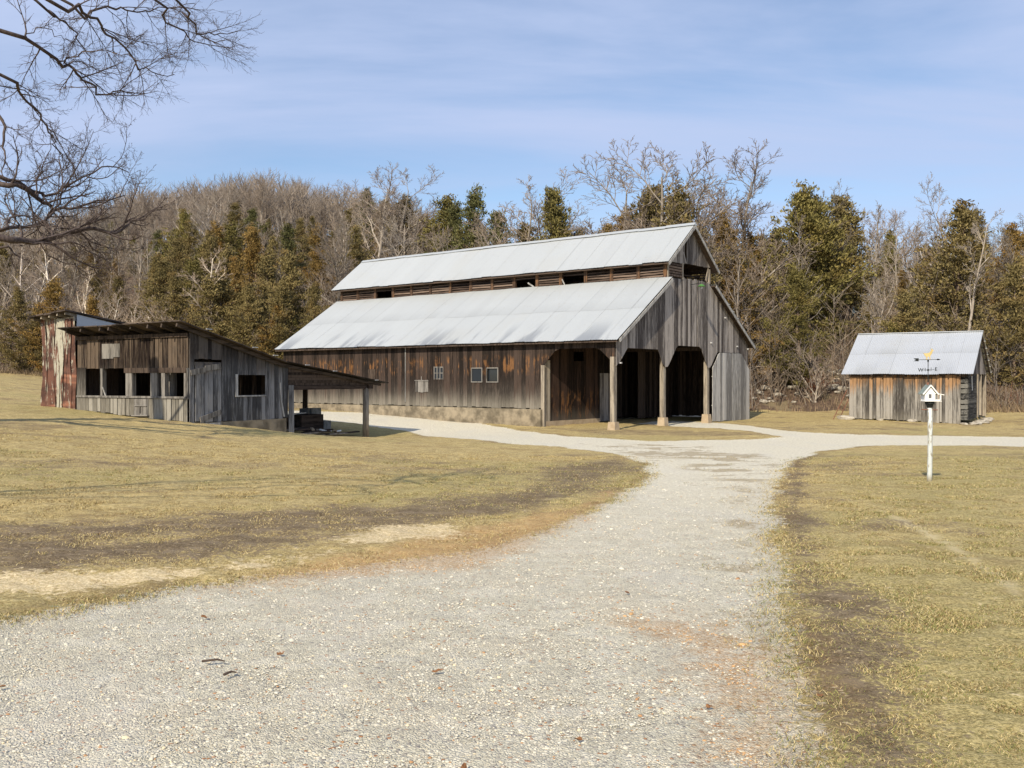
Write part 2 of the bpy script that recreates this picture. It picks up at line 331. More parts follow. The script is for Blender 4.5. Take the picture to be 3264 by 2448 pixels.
# loose stones on the near gravel
def make_stones():
    n = 90000
    # density falls with distance so that near stones are full detail
    d = np.exp(rs.uniform(np.log(2.9), np.log(17), n)); a = rs.uniform(-.56, .56, n)
    x = d*np.tan(a); y = d; 
    mk_ = masks(x, y); p = mk_['gravel']*1.+mk_['tan']*.9+mk_['orange']*.4
    k = rs.rand(n) < p; x, y, d = x[k], y[k], d[k]; tn = mk_['tan'][k]; og = mk_['orange'][k]; n = len(x)
    z = terrain(x, y)-.03
    s = rs.lognormal(-4.95, .40, n)*.5*(1+d/16); s[rs.rand(n) < .004] *= 1.9
    base = np.array([(1,0,-.2),(0,1,-.2),(-1,0,-.2),(0,-1,-.2),(.45,.45,.55),(-.5,.4,.5),(-.4,-.5,.6),(.5,-.4,.5)])
    fc = np.array([(0,1,4),(1,5,4),(1,2,5),(2,6,5),(2,3,6),(3,7,6),(3,0,7),(0,4,7),(4,5,6),(4,6,7)])
    B_ = base[None]*(1+rs.uniform(-.3, .3, (n, 8, 3)))
    B_[:, :, 0] *= rs.uniform(.8, 1.4, (n, 1)); B_[:, :, 2] *= rs.uniform(.45, .9, (n, 1))
    t = rs.uniform(0, 6.28, n); c, s_ = np.cos(t)[:, None], np.sin(t)[:, None]
    X = B_[:, :, 0]*c-B_[:, :, 1]*s_; Y = B_[:, :, 0]*s_+B_[:, :, 1]*c
    Vv = np.stack([X*s[:, None]+x[:, None], Y*s[:, None]+y[:, None], B_[:, :, 2]*s[:, None]+(z+s*.05)[:, None]], -1).reshape(-1, 3)
    Fv = (fc[None]+8*np.arange(n)[:, None, None]).reshape(-1, 3)
    g = rs.uniform(.44, .64, (n, 1)); col = g*np.array([[1.03, .97, .80]]); 
    r = rs.rand(n); col[r < .08] *= .65; col[(r > .10) & (r < .13)] = (.42, .24, .12); col[(r > .13) & (r < .19)] = (.66, .56, .38)
    w_ = (rs.rand(n) < tn*.9)[:, None]; col = np.where(w_, g*np.array([[1.25, 1.02, .62]]), col)
    w_ = (rs.rand(n) < og*.5)[:, None]; col = np.where(w_, g*np.array([[.95, .58, .28]]), col)
    col = np.c_[np.repeat(col, 8, 0), np.ones(n*8)]
    tag(fastmesh('gravel_stones', Vv, Fv, island_colmat('stone_chips', .8), attrs={'tint': ('FLOAT_COLOR', col)}), kind='stuff', label='loose pale limestone chips scattered over the gravel drive', cat='gravel')
make_stones()
# grass blades
def make_grass():
    n = 1150000
    d = np.exp(rs.uniform(np.log(3.2), np.log(24), n)); a = rs.uniform(-.57, .57, n)
    x = d*np.tan(a); y = d; mk_ = masks(x, y)
    clump = fbm(x, y, 2.4, 3, 55)
    p = (1-mk_['gravel'])*(1-.82*mk_['dirt'])*(1-.9*mk_['tan'])*(1-.8*mk_['orange'])*np.clip((clump-.1)*2.2, .35, 1)
    p = np.maximum(p, .05*(mk_['worn'] > .5))
    # stay out of the buildings
    for (bx, by, yaw, u0, u1, v0, v1) in ((4.28, 39.13, 38.675, .1, 12.5, .3, 21.7), (-10.08, 29.6, 27, .1, 9.2, .1, 5.2), (20.67, 43.03, 33.3, .1, 6, .1, 5.1), (-14.6, 31.9, 27, .1, 3, 0, 1.8)):
        aa = R(yaw); u = (x-bx)*math.sin(aa)+(y-by)*math.cos(aa); v = -(x-bx)*math.cos(aa)+(y-by)*math.sin(aa)
        p = np.where((u > u0) & (u < u1) & (v > v0) & (v < v1), 0, p)
    k = rs.rand(n) < p; x, y, d, clump = x[k], y[k], d[k], clump[k]; gr = mk_['green'][k]; n = len(x)
    z = terrain(x, y)-.012
    h = rs.uniform(.007, .025, n)*(.5+clump)*(1+d/60); wd = rs.uniform(.0010, .0019, n)*(1+d/9.0)
    t = rs.uniform(0, 6.28, n); lean = rs.uniform(.5, 2.4, n)*h; la = rs.uniform(0, 6.28, n)
    dx, dy = np.cos(t)*wd, np.sin(t)*wd; lx, ly = np.cos(la)*lean, np.sin(la)*lean
    Vv = np.stack([np.c_[x-dx, y-dy, z], np.c_[x+dx, y+dy, z], np.c_[x+lx*.45+dx*.7, y+ly*.45+dy*.7, z+h*.65], np.c_[x+lx*.45-dx*.7, y+ly*.45-dy*.7, z+h*.65], np.c_[x+lx, y+ly, z+h*rs.uniform(.75, 1.05, n)]], 1).reshape(-1, 3)
    k5 = 5*np.arange(n)[:, None]
    Fv = np.concatenate([k5+np.array([[0, 1, 2]]), k5+np.array([[0, 2, 3]]), k5+np.array([[3, 2, 4]])])
    g = rs.uniform(.6, 1.1, (n, 1)); col = g*np.array([[.52, .41, .19]])
    isg = rs.rand(n) < np.clip(gr*.7-.08, .05, .45); col[isg] = (g*np.array([[.24, .245, .075]]))[isg]
    pale = rs.rand(n) < .13; col[pale] = (g*np.array([[.62, .52, .28]]))[pale]
    brn = rs.rand(n) < .14; col[brn] = (g*np.array([[.22, .14, .06]]))[brn]
    col = np.c_[np.repeat(col, 5, 0), np.ones(n*5)]
    tag(fastmesh('grass', Vv, Fv, island_colmat('grass_blades', .75), attrs={'tint': ('FLOAT_COLOR', col)}), kind='stuff', label='short winter grass, straw yellow with green patches, on the lawn', cat='grass')
make_grass()
# ------------------------------------------------------------------ building materials
def wood(name, dark, light, topdark=None, toplight=None, z0=1., z1=2., orange=0., oz=(2., 2.6, 3.1, 3.6), axis=2, rough=.85, pale=0., pz=(.0, 1.3), stain=.5, bumpd=.012):
    m, N = newmat(name); P = N.obj(); isl = N.island()
    sc = [9, 9, 9]; sc[axis] = .7
    off = N.n('ShaderNodeCombineXYZ', inp={0: N.m('MULTIPLY', isl, 37.), 1: N.m('MULTIPLY', isl, 91.), 2: N.m('MULTIPLY', isl, 53.)}).outputs[0]
    Q_ = N.n('ShaderNodeVectorMath', operation='ADD', inp={0: P, 1: off}).outputs[0]
    st = N.noise(N.mapv(Q_, tuple(sc)), 1., 5., .65)
    fine = N.noise(N.mapv(Q_, tuple(4.*s for s in sc)), 1., 3., .7)
    blot = N.noise(Q_, 1.6, 4., .6)
    f = N.m('ADD', N.m('MULTIPLY', N.m('SUBTRACT', st, .5), 2.7), N.m('ADD', N.m('MULTIPLY', N.m('SUBTRACT', isl, .5), 1.15), .48))
    f = N.m('ADD', f, N.m('MULTIPLY', N.m('SUBTRACT', fine, .5), .9), clamp=True) if False else N.m('ADD', f, N.m('MULTIPLY', N.m('SUBTRACT', fine, .5), .9))
    f = N.ss(f, -.05, 1.05)
    c = N.mix(f, dark, light)
    z = N.sep(P)[2]
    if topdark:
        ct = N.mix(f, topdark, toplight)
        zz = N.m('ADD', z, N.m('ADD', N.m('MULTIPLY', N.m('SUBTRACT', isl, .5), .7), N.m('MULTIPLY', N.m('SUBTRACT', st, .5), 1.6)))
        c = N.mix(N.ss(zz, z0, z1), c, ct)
    if orange:
        b = N.m('MULTIPLY', N.ss(z, oz[0], oz[1]), N.ss(z, oz[3], oz[2]))
        o = N.m('MULTIPLY', b, N.m('MULTIPLY', N.ss(N.m('ADD', st, N.m('MULTIPLY', N.m('SUBTRACT', blot, .5), .9)), .52, .68), orange))
        c = N.mix(o, c, N.mix(fine, (.30, .12, .035), (.52, .25, .08)))
    if pale:
        zp = N.m('ADD', z, N.m('MULTIPLY', N.m('SUBTRACT', st, .5), 1.2))
        c = N.mix(N.m('MULTIPLY', N.ss(zp, pz[1], pz[0]), pale), c, N.mix(fine, (.19, .17, .135), (.42, .39, .32)))
    c = N.mix(N.m('MULTIPLY', N.ss(blot, .55, .75), stain), c, N.mix(.5, c, dark))
    N.out(c, rough, 0, N.bump(N.m('ADD', st, N.m('MULTIPLY', fine, .6)), .7, bumpd), .15)
    return m
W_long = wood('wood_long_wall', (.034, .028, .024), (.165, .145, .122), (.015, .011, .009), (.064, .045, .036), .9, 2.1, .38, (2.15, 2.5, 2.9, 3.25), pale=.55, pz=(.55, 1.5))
W_gable = wood('wood_gable', (.065, .056, .052), (.34, .31, .285), stain=.45)
W_grey = wood('wood_silver', (.16, .155, .15), (.46, .45, .43), stain=.25)
W_post = wood('wood_post', (.13, .11, .09), (.38, .33, .26))
W_mid = wood('wood_mid_grey', (.06, .055, .05), (.24, .225, .205))
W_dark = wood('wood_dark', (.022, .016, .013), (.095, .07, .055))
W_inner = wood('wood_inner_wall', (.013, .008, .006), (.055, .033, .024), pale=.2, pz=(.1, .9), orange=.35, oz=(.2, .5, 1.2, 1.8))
W_louver = wood('wood_louver', (.05, .035, .028), (.19, .14, .11), axis=1)
W_louver_post = wood('wood_louver_post', (.035, .022, .016), (.12, .075, .05), orange=.25, oz=(5, 6, 8, 9))
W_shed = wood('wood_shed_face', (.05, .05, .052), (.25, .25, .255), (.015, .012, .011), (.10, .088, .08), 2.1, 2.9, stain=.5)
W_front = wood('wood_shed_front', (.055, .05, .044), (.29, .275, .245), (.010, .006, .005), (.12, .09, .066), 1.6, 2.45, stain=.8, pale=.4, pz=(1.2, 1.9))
W_small = wood('wood_small_barn', (.06, .054, .048), (.31, .29, .26), (.11, .06, .028), (.34, .205, .11), 1.5, 2.1, stain=.9, pale=.3, pz=(.1, .7))
W_log = wood('wood_logs', (.03, .03, .03), (.17, .165, .15), axis=0)
W_beam = wood('wood_beams', (.014, .010, .009), (.075, .055, .045), axis=0)
W_roofboards = wood('roof_boards', (.018, .014, .012), (.10, .078, .065), axis=0)
def metal_mat(name, base=(.47, .495, .505), streak=.62):
    m, N = newmat(name); P = N.obj(); isl = N.island()
    n1 = N.noise(N.mapv(P, (.25, 1.3, .25)), 1., 5., .6); n2 = N.noise(P, .35, 3., .5)
    c = N.mix(isl, base, tuple(v*.965 for v in base))
    c = N.mix(N.m('MULTIPLY', N.ss(n1, .5, .74), .30), c, (.42, .44, .45))
    c = N.mix(N.m('MULTIPLY', N.ss(n2, .55, .68), .25), c, (.44, .44, .41))
    # dark bluish streaks mixed into the colour, stronger towards the eave
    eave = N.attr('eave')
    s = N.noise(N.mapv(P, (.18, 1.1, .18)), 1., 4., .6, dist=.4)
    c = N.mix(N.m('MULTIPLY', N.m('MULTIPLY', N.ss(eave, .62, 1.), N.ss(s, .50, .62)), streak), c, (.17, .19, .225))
    c = N.mix(N.m('MULTIPLY', N.attr('seam'), .34, clamp=True), c, (.20, .21, .215)); c = N.mix(N.m('MULTIPLY', N.ss(N.noise(N.mapv(P, (3, 9, 3)), 1., 4., .7), .62, .72), .35), c, (.33, .27, .22))
    N.out(c, .42, .25, N.bump(N.noise(P, 2.2, 2., .5), .12, .02), .45)
    return m
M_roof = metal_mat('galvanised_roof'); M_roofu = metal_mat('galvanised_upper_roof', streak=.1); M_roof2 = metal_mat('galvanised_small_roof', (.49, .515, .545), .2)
def rust_mat():
    m, N = newmat('rusty_tin'); P = N.obj(); isl = N.island(); y = N.sep(P)[1]; z = N.sep(P)[2]
    n1 = N.noise(N.mapv(P, (8., 8., 1.1)), 1., 5., .7); n2 = N.noise(N.mapv(P, (2, 2, 2.6)), 1., 3., .6)
    band = N.noise(N.mapv(P, (.3, .3, 2.4)), 1., 2., .5)
    f = N.m('ADD', N.m('MULTIPLY', n1, 2.4), N.m('ADD', N.m('MULTIPLY', N.m('SUBTRACT', isl, .5), .45), N.m('ADD', -.23, N.m('MULTIPLY', N.m('SUBTRACT', z, 3.1), -.07))))
    rc = N.mix(N.ss(n2, .35, .65), (.07, .033, .025), (.15, .07, .048))
    rc = N.mix(N.m('MULTIPLY', N.ss(band, .60, .68), .7), rc, (.34, .15, .09))
    c = N.mix(N.ss(f, .90, 1.02), N.mix(n2, (.30, .28, .21), (.50, .485, .41)), rc)
    N.out(c, .65, .15, N.bump(n1, .2, .02), .3); return m
M_rust = rust_mat()
def simple(name, a, b, scale=6., rough=.8, metal=0., bump=.3, bd=.01):
    m, N = newmat(name); P = N.obj(); n = N.noise(P, scale, 5., .6)
    N.out(N.mix(N.ss(n, .3, .7), a, b), rough, metal, N.bump(n, bump, bd), .3); return m
M_conc = simple('concrete_foundation', (.12, .10, .07), (.31, .26, .185), 2.2, .9, bump=.6, bd=.04)
M_ped = simple('pedestal_concrete', (.33, .25, .165), (.46, .37, .26), 3., .9)
M_block = simple('grey_blocks', (.12, .13, .135), (.24, .25, .26), 4., .9)
M_white = simple('white_paint', (.62, .64, .63), (.86, .86, .83), 7., .55)
M_hwhite = simple('house_white_paint', (.80, .80, .77), (.88, .88, .85), 7., .5)
M_black = simple('black_iron', (.015, .017, .017), (.03, .034, .033), 10., .5, .3)
M_gold = simple('gold_paint', (.52, .40, .16), (.66, .52, .24), 10., .5, .2)
M_copper = simple('green_copper', (.16, .20, .18), (.27, .31, .28), 8., .6)
M_rod = simple('rusty_rod', (.14, .06, .04), (.25, .12, .08), 8., .7)
M_stone = simple('field_stone', (.22, .19, .15), (.50, .46, .38), 4., .9, bump=.5, bd=.02)
M_glass, _N = newmat('window_glass'); _N.out((.02, .025, .03), .08, 0, None, .6)
M_glassl, _N = newmat('pale_glass'); _N.out((.018, .022, .028), .4, 0, None, .3)
M_void = simple('dark_cloth', (.006, .006, .007), (.012, .012, .013))
M_green = simple('green_enamel', (.04, .15, .03), (.09, .24, .06))
M_ins = simple('white_porcelain', (.40, .41, .41), (.55, .55, .55))
rg = random.Random(11)

def boards(mb, axis, off, x0, x1, zb, zt, wd=.24, th=.025, out=-1, holes=(), gap=.008, jb=.03, jt=0., rnd=None, tilt=0., jo=.008):
    """vertical boards on a wall; axis 'v': wall in plane u=off running along v, 'u': plane v=off running along u.
       zb, zt: functions of x (or numbers); holes: (x0,x1,z0,z1)"""
    rnd = rnd or rg
    fb = zb if callable(zb) else (lambda x: zb); ft = zt if callable(zt) else (lambda x: zt)
    cuts = sorted({x0, x1} | {h[0] for h in holes if x0 < h[0] < x1} | {h[1] for h in holes if x0 < h[1] < x1})
    xs = []
    for a, b in zip(cuts, cuts[1:]):
        n = max(1, round((b-a)/wd)); ws = [rnd.uniform(.75, 1.25) for _ in range(n)]; t = sum(ws); p = a
        for q in ws: xs.append((p, p+q/t*(b-a))); p += q/t*(b-a)
    for a, b in xs:
        g = gap*rnd.uniform(.3, 1.6)/2; a_, b_ = a+g, b-g; mid = (a+b)/2
        segs = [(None, None)]
        for h in holes:
            if h[0] <= mid <= h[1]:
                segs = [(None, h[2]), (h[3], None)]
        j = rnd.uniform(-jb, jb); k = rnd.uniform(-jt, jt) if jt else 0; o = off+out*rnd.uniform(0, jo); tl = rnd.uniform(-tilt, tilt)
        for s0, s1 in segs:
            za, zb_ = (fb(a_)+j, fb(b_)+j) if s0 is None else (s0, s0)
            ta, tb = (ft(a_)+k, ft(b_)+k) if s1 is None else (s1, s1)
            if ta-za < .02 and tb-zb_ < .02: continue
            ta = max(ta, za+.005); tb = max(tb, zb_+.005)
            i, e = o, o+out*th
            if axis == 'v':
                P = [(i, a_, za), (e, a_, za), (e, b_, zb_), (i, b_, zb_), (i, a_+tl, ta), (e, a_+tl, ta), (e, b_+tl, tb), (i, b_+tl, tb)]
                if out > 0: P = [P[q] for q in (0, 1, 2, 3, 4, 5, 6, 7)]
                else: P = [P[q] for q in (1, 0, 3, 2, 5, 4, 7, 6)]
            else:
                P = [(a_, i, za), (b_, i, zb_), (b_, e, zb_), (a_, e, za), (a_+tl, i, ta), (b_+tl, i, tb), (b_+tl, e, tb), (a_+tl, e, ta)]
                if out < 0: P = [P[q] for q in (3, 2, 1, 0, 7, 6, 5, 4)]
            mb.hexa(P)

def corr_roof(name, parent, mat, e0, e1, r1, r0, rows=1, sheet=.68, pitch=.078, amp=.011, sag=.02, jag=.035, seed=1, thick=.0, ridge_wave=.01):
    """corrugated sheets between eave e0->e1 and ridge r0->r1; real waves, each sheet an island"""
    rnd = random.Random(seed); e0, e1, r1, r0 = [np.array(p, float) for p in (e0, e1, r1, r0)]
    L_ = np.linalg.norm(e1-e0); n = max(1, int(round(L_/sheet))); nrm = np.cross(e1-e0, r0-e0); nrm /= np.linalg.norm(nrm)
    if nrm[2] < 0: nrm = -nrm
    VV = []; FF = []; EV = []; SM = []; k = 0; nx = int(round(L_/n/pitch))*6+1; ny = 4
    for row in range(rows):
        sa, sb = row/rows, (row+1)/rows
        for i in range(n):
            ta, tb = i/n-.01/L_, (i+1)/n+.03/L_
            t = np.linspace(ta, tb, nx); j = rnd.uniform(-jag, jag)/np.linalg.norm(r0-e0) if row == 0 else rnd.uniform(-.004, .002)
            s = np.linspace(sa+j if row == 0 else sa-.012+j, sb, ny)
            T, S_ = np.meshgrid(t, s, indexing='ij')
            base = (e0*(1-T[..., None])+e1*T[..., None])*(1-S_[..., None])+(r0*(1-T[..., None])+r1*T[..., None])*S_[..., None]
            hh = amp*np.cos(2*math.pi*T*L_/pitch)+.004*((i % 2)+row*1.3)+rnd.uniform(0, .003)+sag*np.sin(T*L_*.9+seed)*np.sin(S_*3.1+.4)*.7+rnd.uniform(-.3, 1)*.008*(1-(S_-sa)*rows)**4*(row == 0)
            hh = hh+ridge_wave*np.sin(T*L_*1.7+seed*2)
            base = base+nrm*hh[..., None]
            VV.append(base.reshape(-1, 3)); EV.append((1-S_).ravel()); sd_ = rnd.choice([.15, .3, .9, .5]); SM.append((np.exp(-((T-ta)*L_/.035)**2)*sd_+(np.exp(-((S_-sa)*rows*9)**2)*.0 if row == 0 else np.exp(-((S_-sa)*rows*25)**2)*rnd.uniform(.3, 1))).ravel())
            g = np.arange(nx*ny).reshape(nx, ny)+k
            FF.append(np.stack([g[:-1, :-1], g[1:, :-1], g[1:, 1:], g[:-1, 1:]], -1).reshape(-1, 4)); k += nx*ny
    return fastmesh(name, np.concatenate(VV), np.concatenate(FF), mat, parent, smooth=True, attrs={'eave': ('FLOAT', np.concatenate(EV)), 'seam': ('FLOAT', np.concatenate(SM))})

def arch(a0, a1, zs, zt, b0, b1):
    """height of an opening with cut-off corners: spring zs at a0/a1, top zt between b0 and b1"""
    def f(x):
        if x <= a0 or x >= a1: return None
        if x < b0: return zs+(zt-zs)*(x-a0)/(b0-a0)
        if x > b1: return zs+(zt-zs)*(a1-x)/(a1-b1)
        return zt
    return f
# ------------------------------------------------------------------ the big barn (local x = u across the gable, y = v along the barn)
BW, BL, EAVE, RID = 12.6, 21.74, 3.77, 9.24
barn = empty('barn', (4.28, 39.13, 0), R(90-38.675), 'large weathered barn with a raised roof monitor, pale tin roofs and open drive bays', 'barn')
MW0, MW1 = 4.25, 8.35; LT = 6.62; ME = 7.30
slope1 = (LT-EAVE)/(4.13+.25)
def gl(u):  # top of gable boards under the lower roofs
    u = min(max(u, 0), BW); return EAVE-.03+(min(u, BW-u)+.0)*slope1*.985+.10
# long wall
mb = MB()
ar = arch(.0, 3.72, 2.66, 3.38, .85, 2.98)
def lw_bot(v):
    r = ar(v); return r if r is not None else .78
holes = [(6.27, 6.94, 1.96, 2.57), (7.22, 7.86, 1.96, 2.57), (9.65, 10.23, 2.08, 2.64)]
boards(mb, 'v', 0., 3.72, BL, .78, EAVE, .23, holes=holes, jb=.03)
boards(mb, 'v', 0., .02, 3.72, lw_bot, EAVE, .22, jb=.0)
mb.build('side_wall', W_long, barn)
mb = MB(); mb.box((-.22, 3.72, -.3), (.2, BL+.1, .75)); mb.box((3.9, 3.58, -.2), (4.02, 3.62, .2)) if False else None
fo = mb.build('foundation', M_conc, barn)
mb = MB(); mb.box((.1, 3.66, -.3), (4.4, 3.86, .22)); mb.build('foundation', M_ped, barn)
# windows of the long wall
for (a, b) in ((6.27, 6.94), (7.22, 7.86)):
    f = MB()
    f.box((-.055, a-.02, 1.92), (-.005, a+.02, 2.60)); f.box((-.055, b-.02, 1.92), (-.005, b+.02, 2.60)); f.box((-.053, a+.02, 2.56), (-.005, b-.02, 2.60)); f.box((-.065, a+.02, 1.92), (-.005, b-.02, 1.96))
    fr = f.build('window', W_mid, barn); p = MB()
    p.box((-.02, a+.03, 1.97), (-.01, b-.03, 2.56) if a > 7 else (-.01, a+.25, 2.4)) if a > 7 else p.box((.05, a+.03, 1.97), (.06, b-.03, 2.56))
    p.build('pane', M_glassl if a > 7 else M_glass, fr)
f = MB(); a, b, c_, d_ = 9.65, 10.23, 2.08, 2.64
for y in (a-.02, (a+b)/2-.06, b-.02, (a*2+b*.9)/2.9, (a+b*1.9)/2.9): pass
for y in (a, (2*a+b)/3, (a+2*b)/3, b): f.box((-.05, y-.014, c_-.03), (-.01, y+.022, d_+.03))
for i_ in range(3):
    for z_ in (c_, (c_+d_)/2, d_): f.box((-.048, a+(b-a)/3*i_+.022, z_-.022), (-.012, a+(b-a)/3*(i_+1)-.022, z_+.022))
fr = f.build('window', W_mid, barn); fr['label'] = 'small six pane sash window with white bars'
p = MB(); p.box((-.028, a+.01, c_), (-.02, b-.01, d_)); p.build('pane', M_glassl, fr)
# hatch below, old patch, pale conduit, jamb post
f = MB(); boards(f, 'v', -.034, 10.62, 11.48, 1.43, 2.03, .17, .02); f.bar((-.065, 10.6, 1.98), (-.065, 11.5, 2.0), .05, .03, (0, 0, 1)); f.bar((-.07, 11.03, 1.75), (-.07, 11.05, 2.2), .03, .03, (0, 1, 0))
h = f.build('hatch', W_mid, barn); h['label'] = 'small grey plank hatch hung below the wall window row'
f = MB(); boards(f, 'v', -.03, 14.33, 14.85, 2.03, 2.57, .26, .015); f.build('wall_patch', W_dark, barn)
f = MB(); f.cyl((-.06, 12.16, .95), (-.06, 12.16, 3.72), .02, n=6); f.build('conduit', W_grey, barn)
f = MB(); boards(f, 'v', -.035, 3.62, 3.80, -.05, 2.68, .2, .05); boards(f, 'u', 3.70, .02, .42, -.05, 2.9, .16, .03, out=-1, jb=.02); f.build('corner_boards', W_post, barn)
# frieze under eave: rafter tails and plate
ry_, rf_ = -.25, BL+.25
f = MB(); f.box((-.02, .05, EAVE), (.18, BL-.05, EAVE+.12))
for k in range(30): y = .2+k*.735; f.bar((-.34, y, EAVE-.13), (.6, y, EAVE-.13+.94*slope1), .05, .08)
f.build('rafters', W_dark, barn)
# gable wall
mb = MB()
ar1 = arch(.14, 3.86, 2.67, 3.38, .89, 3.45); ar2 = arch(4.34, 8.1, 2.67, 3.60, 5.15, 7.39); ar3 = arch(8.42, 12.58, 2.64, 3.38, 9.13, 11.79)
def gb(u):
    for q in (ar1, ar2, ar3):
        r = q(u)
        if r is not None: return r
    return 2.62
boards(mb, 'u', 0., 0., MW0, gb, gl, .21, jb=0)
boards(mb, 'u', 0., MW1, BW, gb, gl, .21, jb=0)
boards(mb, 'u', 0., MW0, 5.66, gb, 6.66, .21, jb=0, jt=.02)
boards(mb, 'u', 0., 5.66, 7.0, gb, 6.70, .20, jb=0, jt=.05, gap=.02, tilt=.012)
boards(mb, 'u', -.01, 7.08, MW1, gb, 6.70, .22, jb=0, jt=.04)
mb.build('gable_wall', W_gable, barn)
# upper gable triangle with a missing board, louvers and loft opening
mb = MB(); rs2 = (RID-ME)/(6.3-3.87)
gt = lambda u: ME+.02+(min(u, BW-u)-3.87)*rs2*.985
boards(mb, 'u', 0., MW0, 5.84, 7.36, gt, .2, jb=0); boards(mb, 'u', 0., 6.04, MW1, 7.40, gt, .2, jb=.015); mb.bar((5.70, -.02, 7.95), (5.92, -.05, 7.40), .09, .02, (0, 1, 0))
mb.build('upper_gable', W_gable, barn)
mb = MB()
for k in range(5): mb.box((MW0+.08, -.06, 6.72+k*.125), (5.56, .02, 6.75+k*.125+.055))
mb.build('louver', W_louver, barn)
mb = MB(); mb.box((5.56, -.05, 6.64), (5.68, .07, 7.39)); mb.box((8.22, -.05, 6.64), (8.36, .07, 7.34)); mb.box((MW0-.03, -.06, 6.60), (MW0+.08, .08, 7.36)); mb.bar((8.2, -.03, 7.35), (7.9, -.03, 6.75), .12, .03, (0, 1, 0)); mb.build_each('loft_post', W_post, barn)
mb = MB(); mb.box((4.1, -.05, 7.28), (8.5, .02, 7.35)) if False else mb.bar((5.68, .5, 6.95), (8.3, .5, 6.98), .1, .05); mb.bar((5.68, .9, 6.85), (8.3, .9, 6.83), .06, .12); mb.build_each('loft_rail', W_dark, barn)
# rear gable wall, far side wall
mb = MB(); boards(mb, 'u', BL, 0, BW, .5, lambda u: gl(u) if (u < MW0 or u > MW1) else gt(u), .24, out=1); boards(mb, 'v', BW, 0., BL, .1, EAVE, .24, out=1)
mb.build('rear_wall', W_dark, barn)
# monitor side walls: posts and louvers, some missing; both sides
for u0, o in ((MW0, -1), (MW1, 1)):
    lv = MB(); po = MB(); n = 15; st = BL/n
    for i in range(n):
        y0, y1 = i*st+.09, (i+1)*st-.09
        for k in range(5):
            if o < 0 and ((i in (3, 5) and k < 3) or (i == 12 and k < 3)): continue
            z = 6.66+k*.125; j = rg.uniform(-.012, .012)
            lv.hexa([(u0+o*.07, y0, z+j), (u0+o*.05, y0, z+j-.0), (u0+o*.05, y1, z-j), (u0+o*.07, y1, z-j), (u0+o*.02, y0, z+.085+j), (u0+o*.0, y0, z+.085+j), (u0+o*.0, y1, z+.085-j), (u0+o*.02, y1, z+.085-j)])
    for i in range(n+1):
        y = min(max(i*st, .06), BL-.06); po.box((u0-.06+o*.03, y-.085, 6.45), (u0+.06+o*.03, y+.085, 7.33))
    lv.build('louver', W_louver, barn); po.build_each('louver_post', W_louver_post if o < 0 else W_dark, barn)
    t = MB(); t.box((u0-.05, 0.1, 7.26), (u0+.05, BL-.1, 7.42)); t.build('top_plate', W_dark, barn)
    t = MB()
    if o < 0: t.bar((u0-.09, 5*st+.15, 6.62), (u0-.09, 5*st+.55, 6.86), .07, .02, (1, 0, 0)); t.bar((u0-.09, 3*st+1.2, 6.62), (u0-.09, 3*st+1.36, 6.9), .06, .02, (1, 0, 0)); t.build_each('broken_slat', W_grey, barn)
# interior
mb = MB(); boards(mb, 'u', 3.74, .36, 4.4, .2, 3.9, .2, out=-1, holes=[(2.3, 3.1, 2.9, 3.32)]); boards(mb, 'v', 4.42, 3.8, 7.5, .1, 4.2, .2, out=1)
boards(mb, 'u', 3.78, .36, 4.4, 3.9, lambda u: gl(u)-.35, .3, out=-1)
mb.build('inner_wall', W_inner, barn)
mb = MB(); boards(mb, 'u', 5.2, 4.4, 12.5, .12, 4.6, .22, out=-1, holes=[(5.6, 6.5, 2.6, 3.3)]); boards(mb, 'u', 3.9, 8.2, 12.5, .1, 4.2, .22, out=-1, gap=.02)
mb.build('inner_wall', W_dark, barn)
mb = MB(); boards(mb, 'u', 3.76, 4.5, 6.0, .06, 2.35, .17, out=-1, gap=.02); mb.build('inner_door', W_gable, barn)
mb = MB(); mb.box((.15, .3, 3.95), (12.4, 21.5, 3.99)); mb.build('loft_floor', W_dark, barn)
mb = MB()
for y in (.15, 3.72):
    mb.box((.2, y, 3.62), (12.4, y+.16, 3.80))
for u in (4.1, 8.25): mb.box((u-.08, .3, 3.45), (u+.08, 20, 3.61))
mb.build_each('beam', W_dark, barn)
# posts on concrete pedestals
for u, ph in ((.02, .30), (4.10, .36), (8.30, .38)):
    mb = MB(); w0 = .15
    mb.hexa([(u-w0, -w0, ph-.01), (u+w0*.6, -w0, ph-.01), (u+w0*.6, w0, ph-.01), (u-w0, w0, ph-.01), (u-.10, -.10, 2.95), (u+.10, -.10, 2.95), (u+.10, .10, 2.95), (u-.10, .10, 2.95)]) if False else mb.box((u-.11, .03, ph-.01), (u+.10, .22, 3.0))
    po = mb.build('post', W_post, barn)
    q = MB(); a_, b_ = .21, .16; cy = .12
    q.hexa([(u-a_, cy-a_, -.35), (u+a_, cy-a_, -.35), (u+a_, cy+a_, -.35), (u-a_, cy+a_, -.35), (u-b_, cy-b_, ph), (u+b_, cy-b_, ph), (u+b_, cy+b_, ph), (u-b_, cy+b_, ph)])
    q.build('pedestal', M_ped, po)
mb = MB(); mb.box((12.42, .0, -.2), (12.6, .2, 3.3)); mb.build('post', W_post, barn)
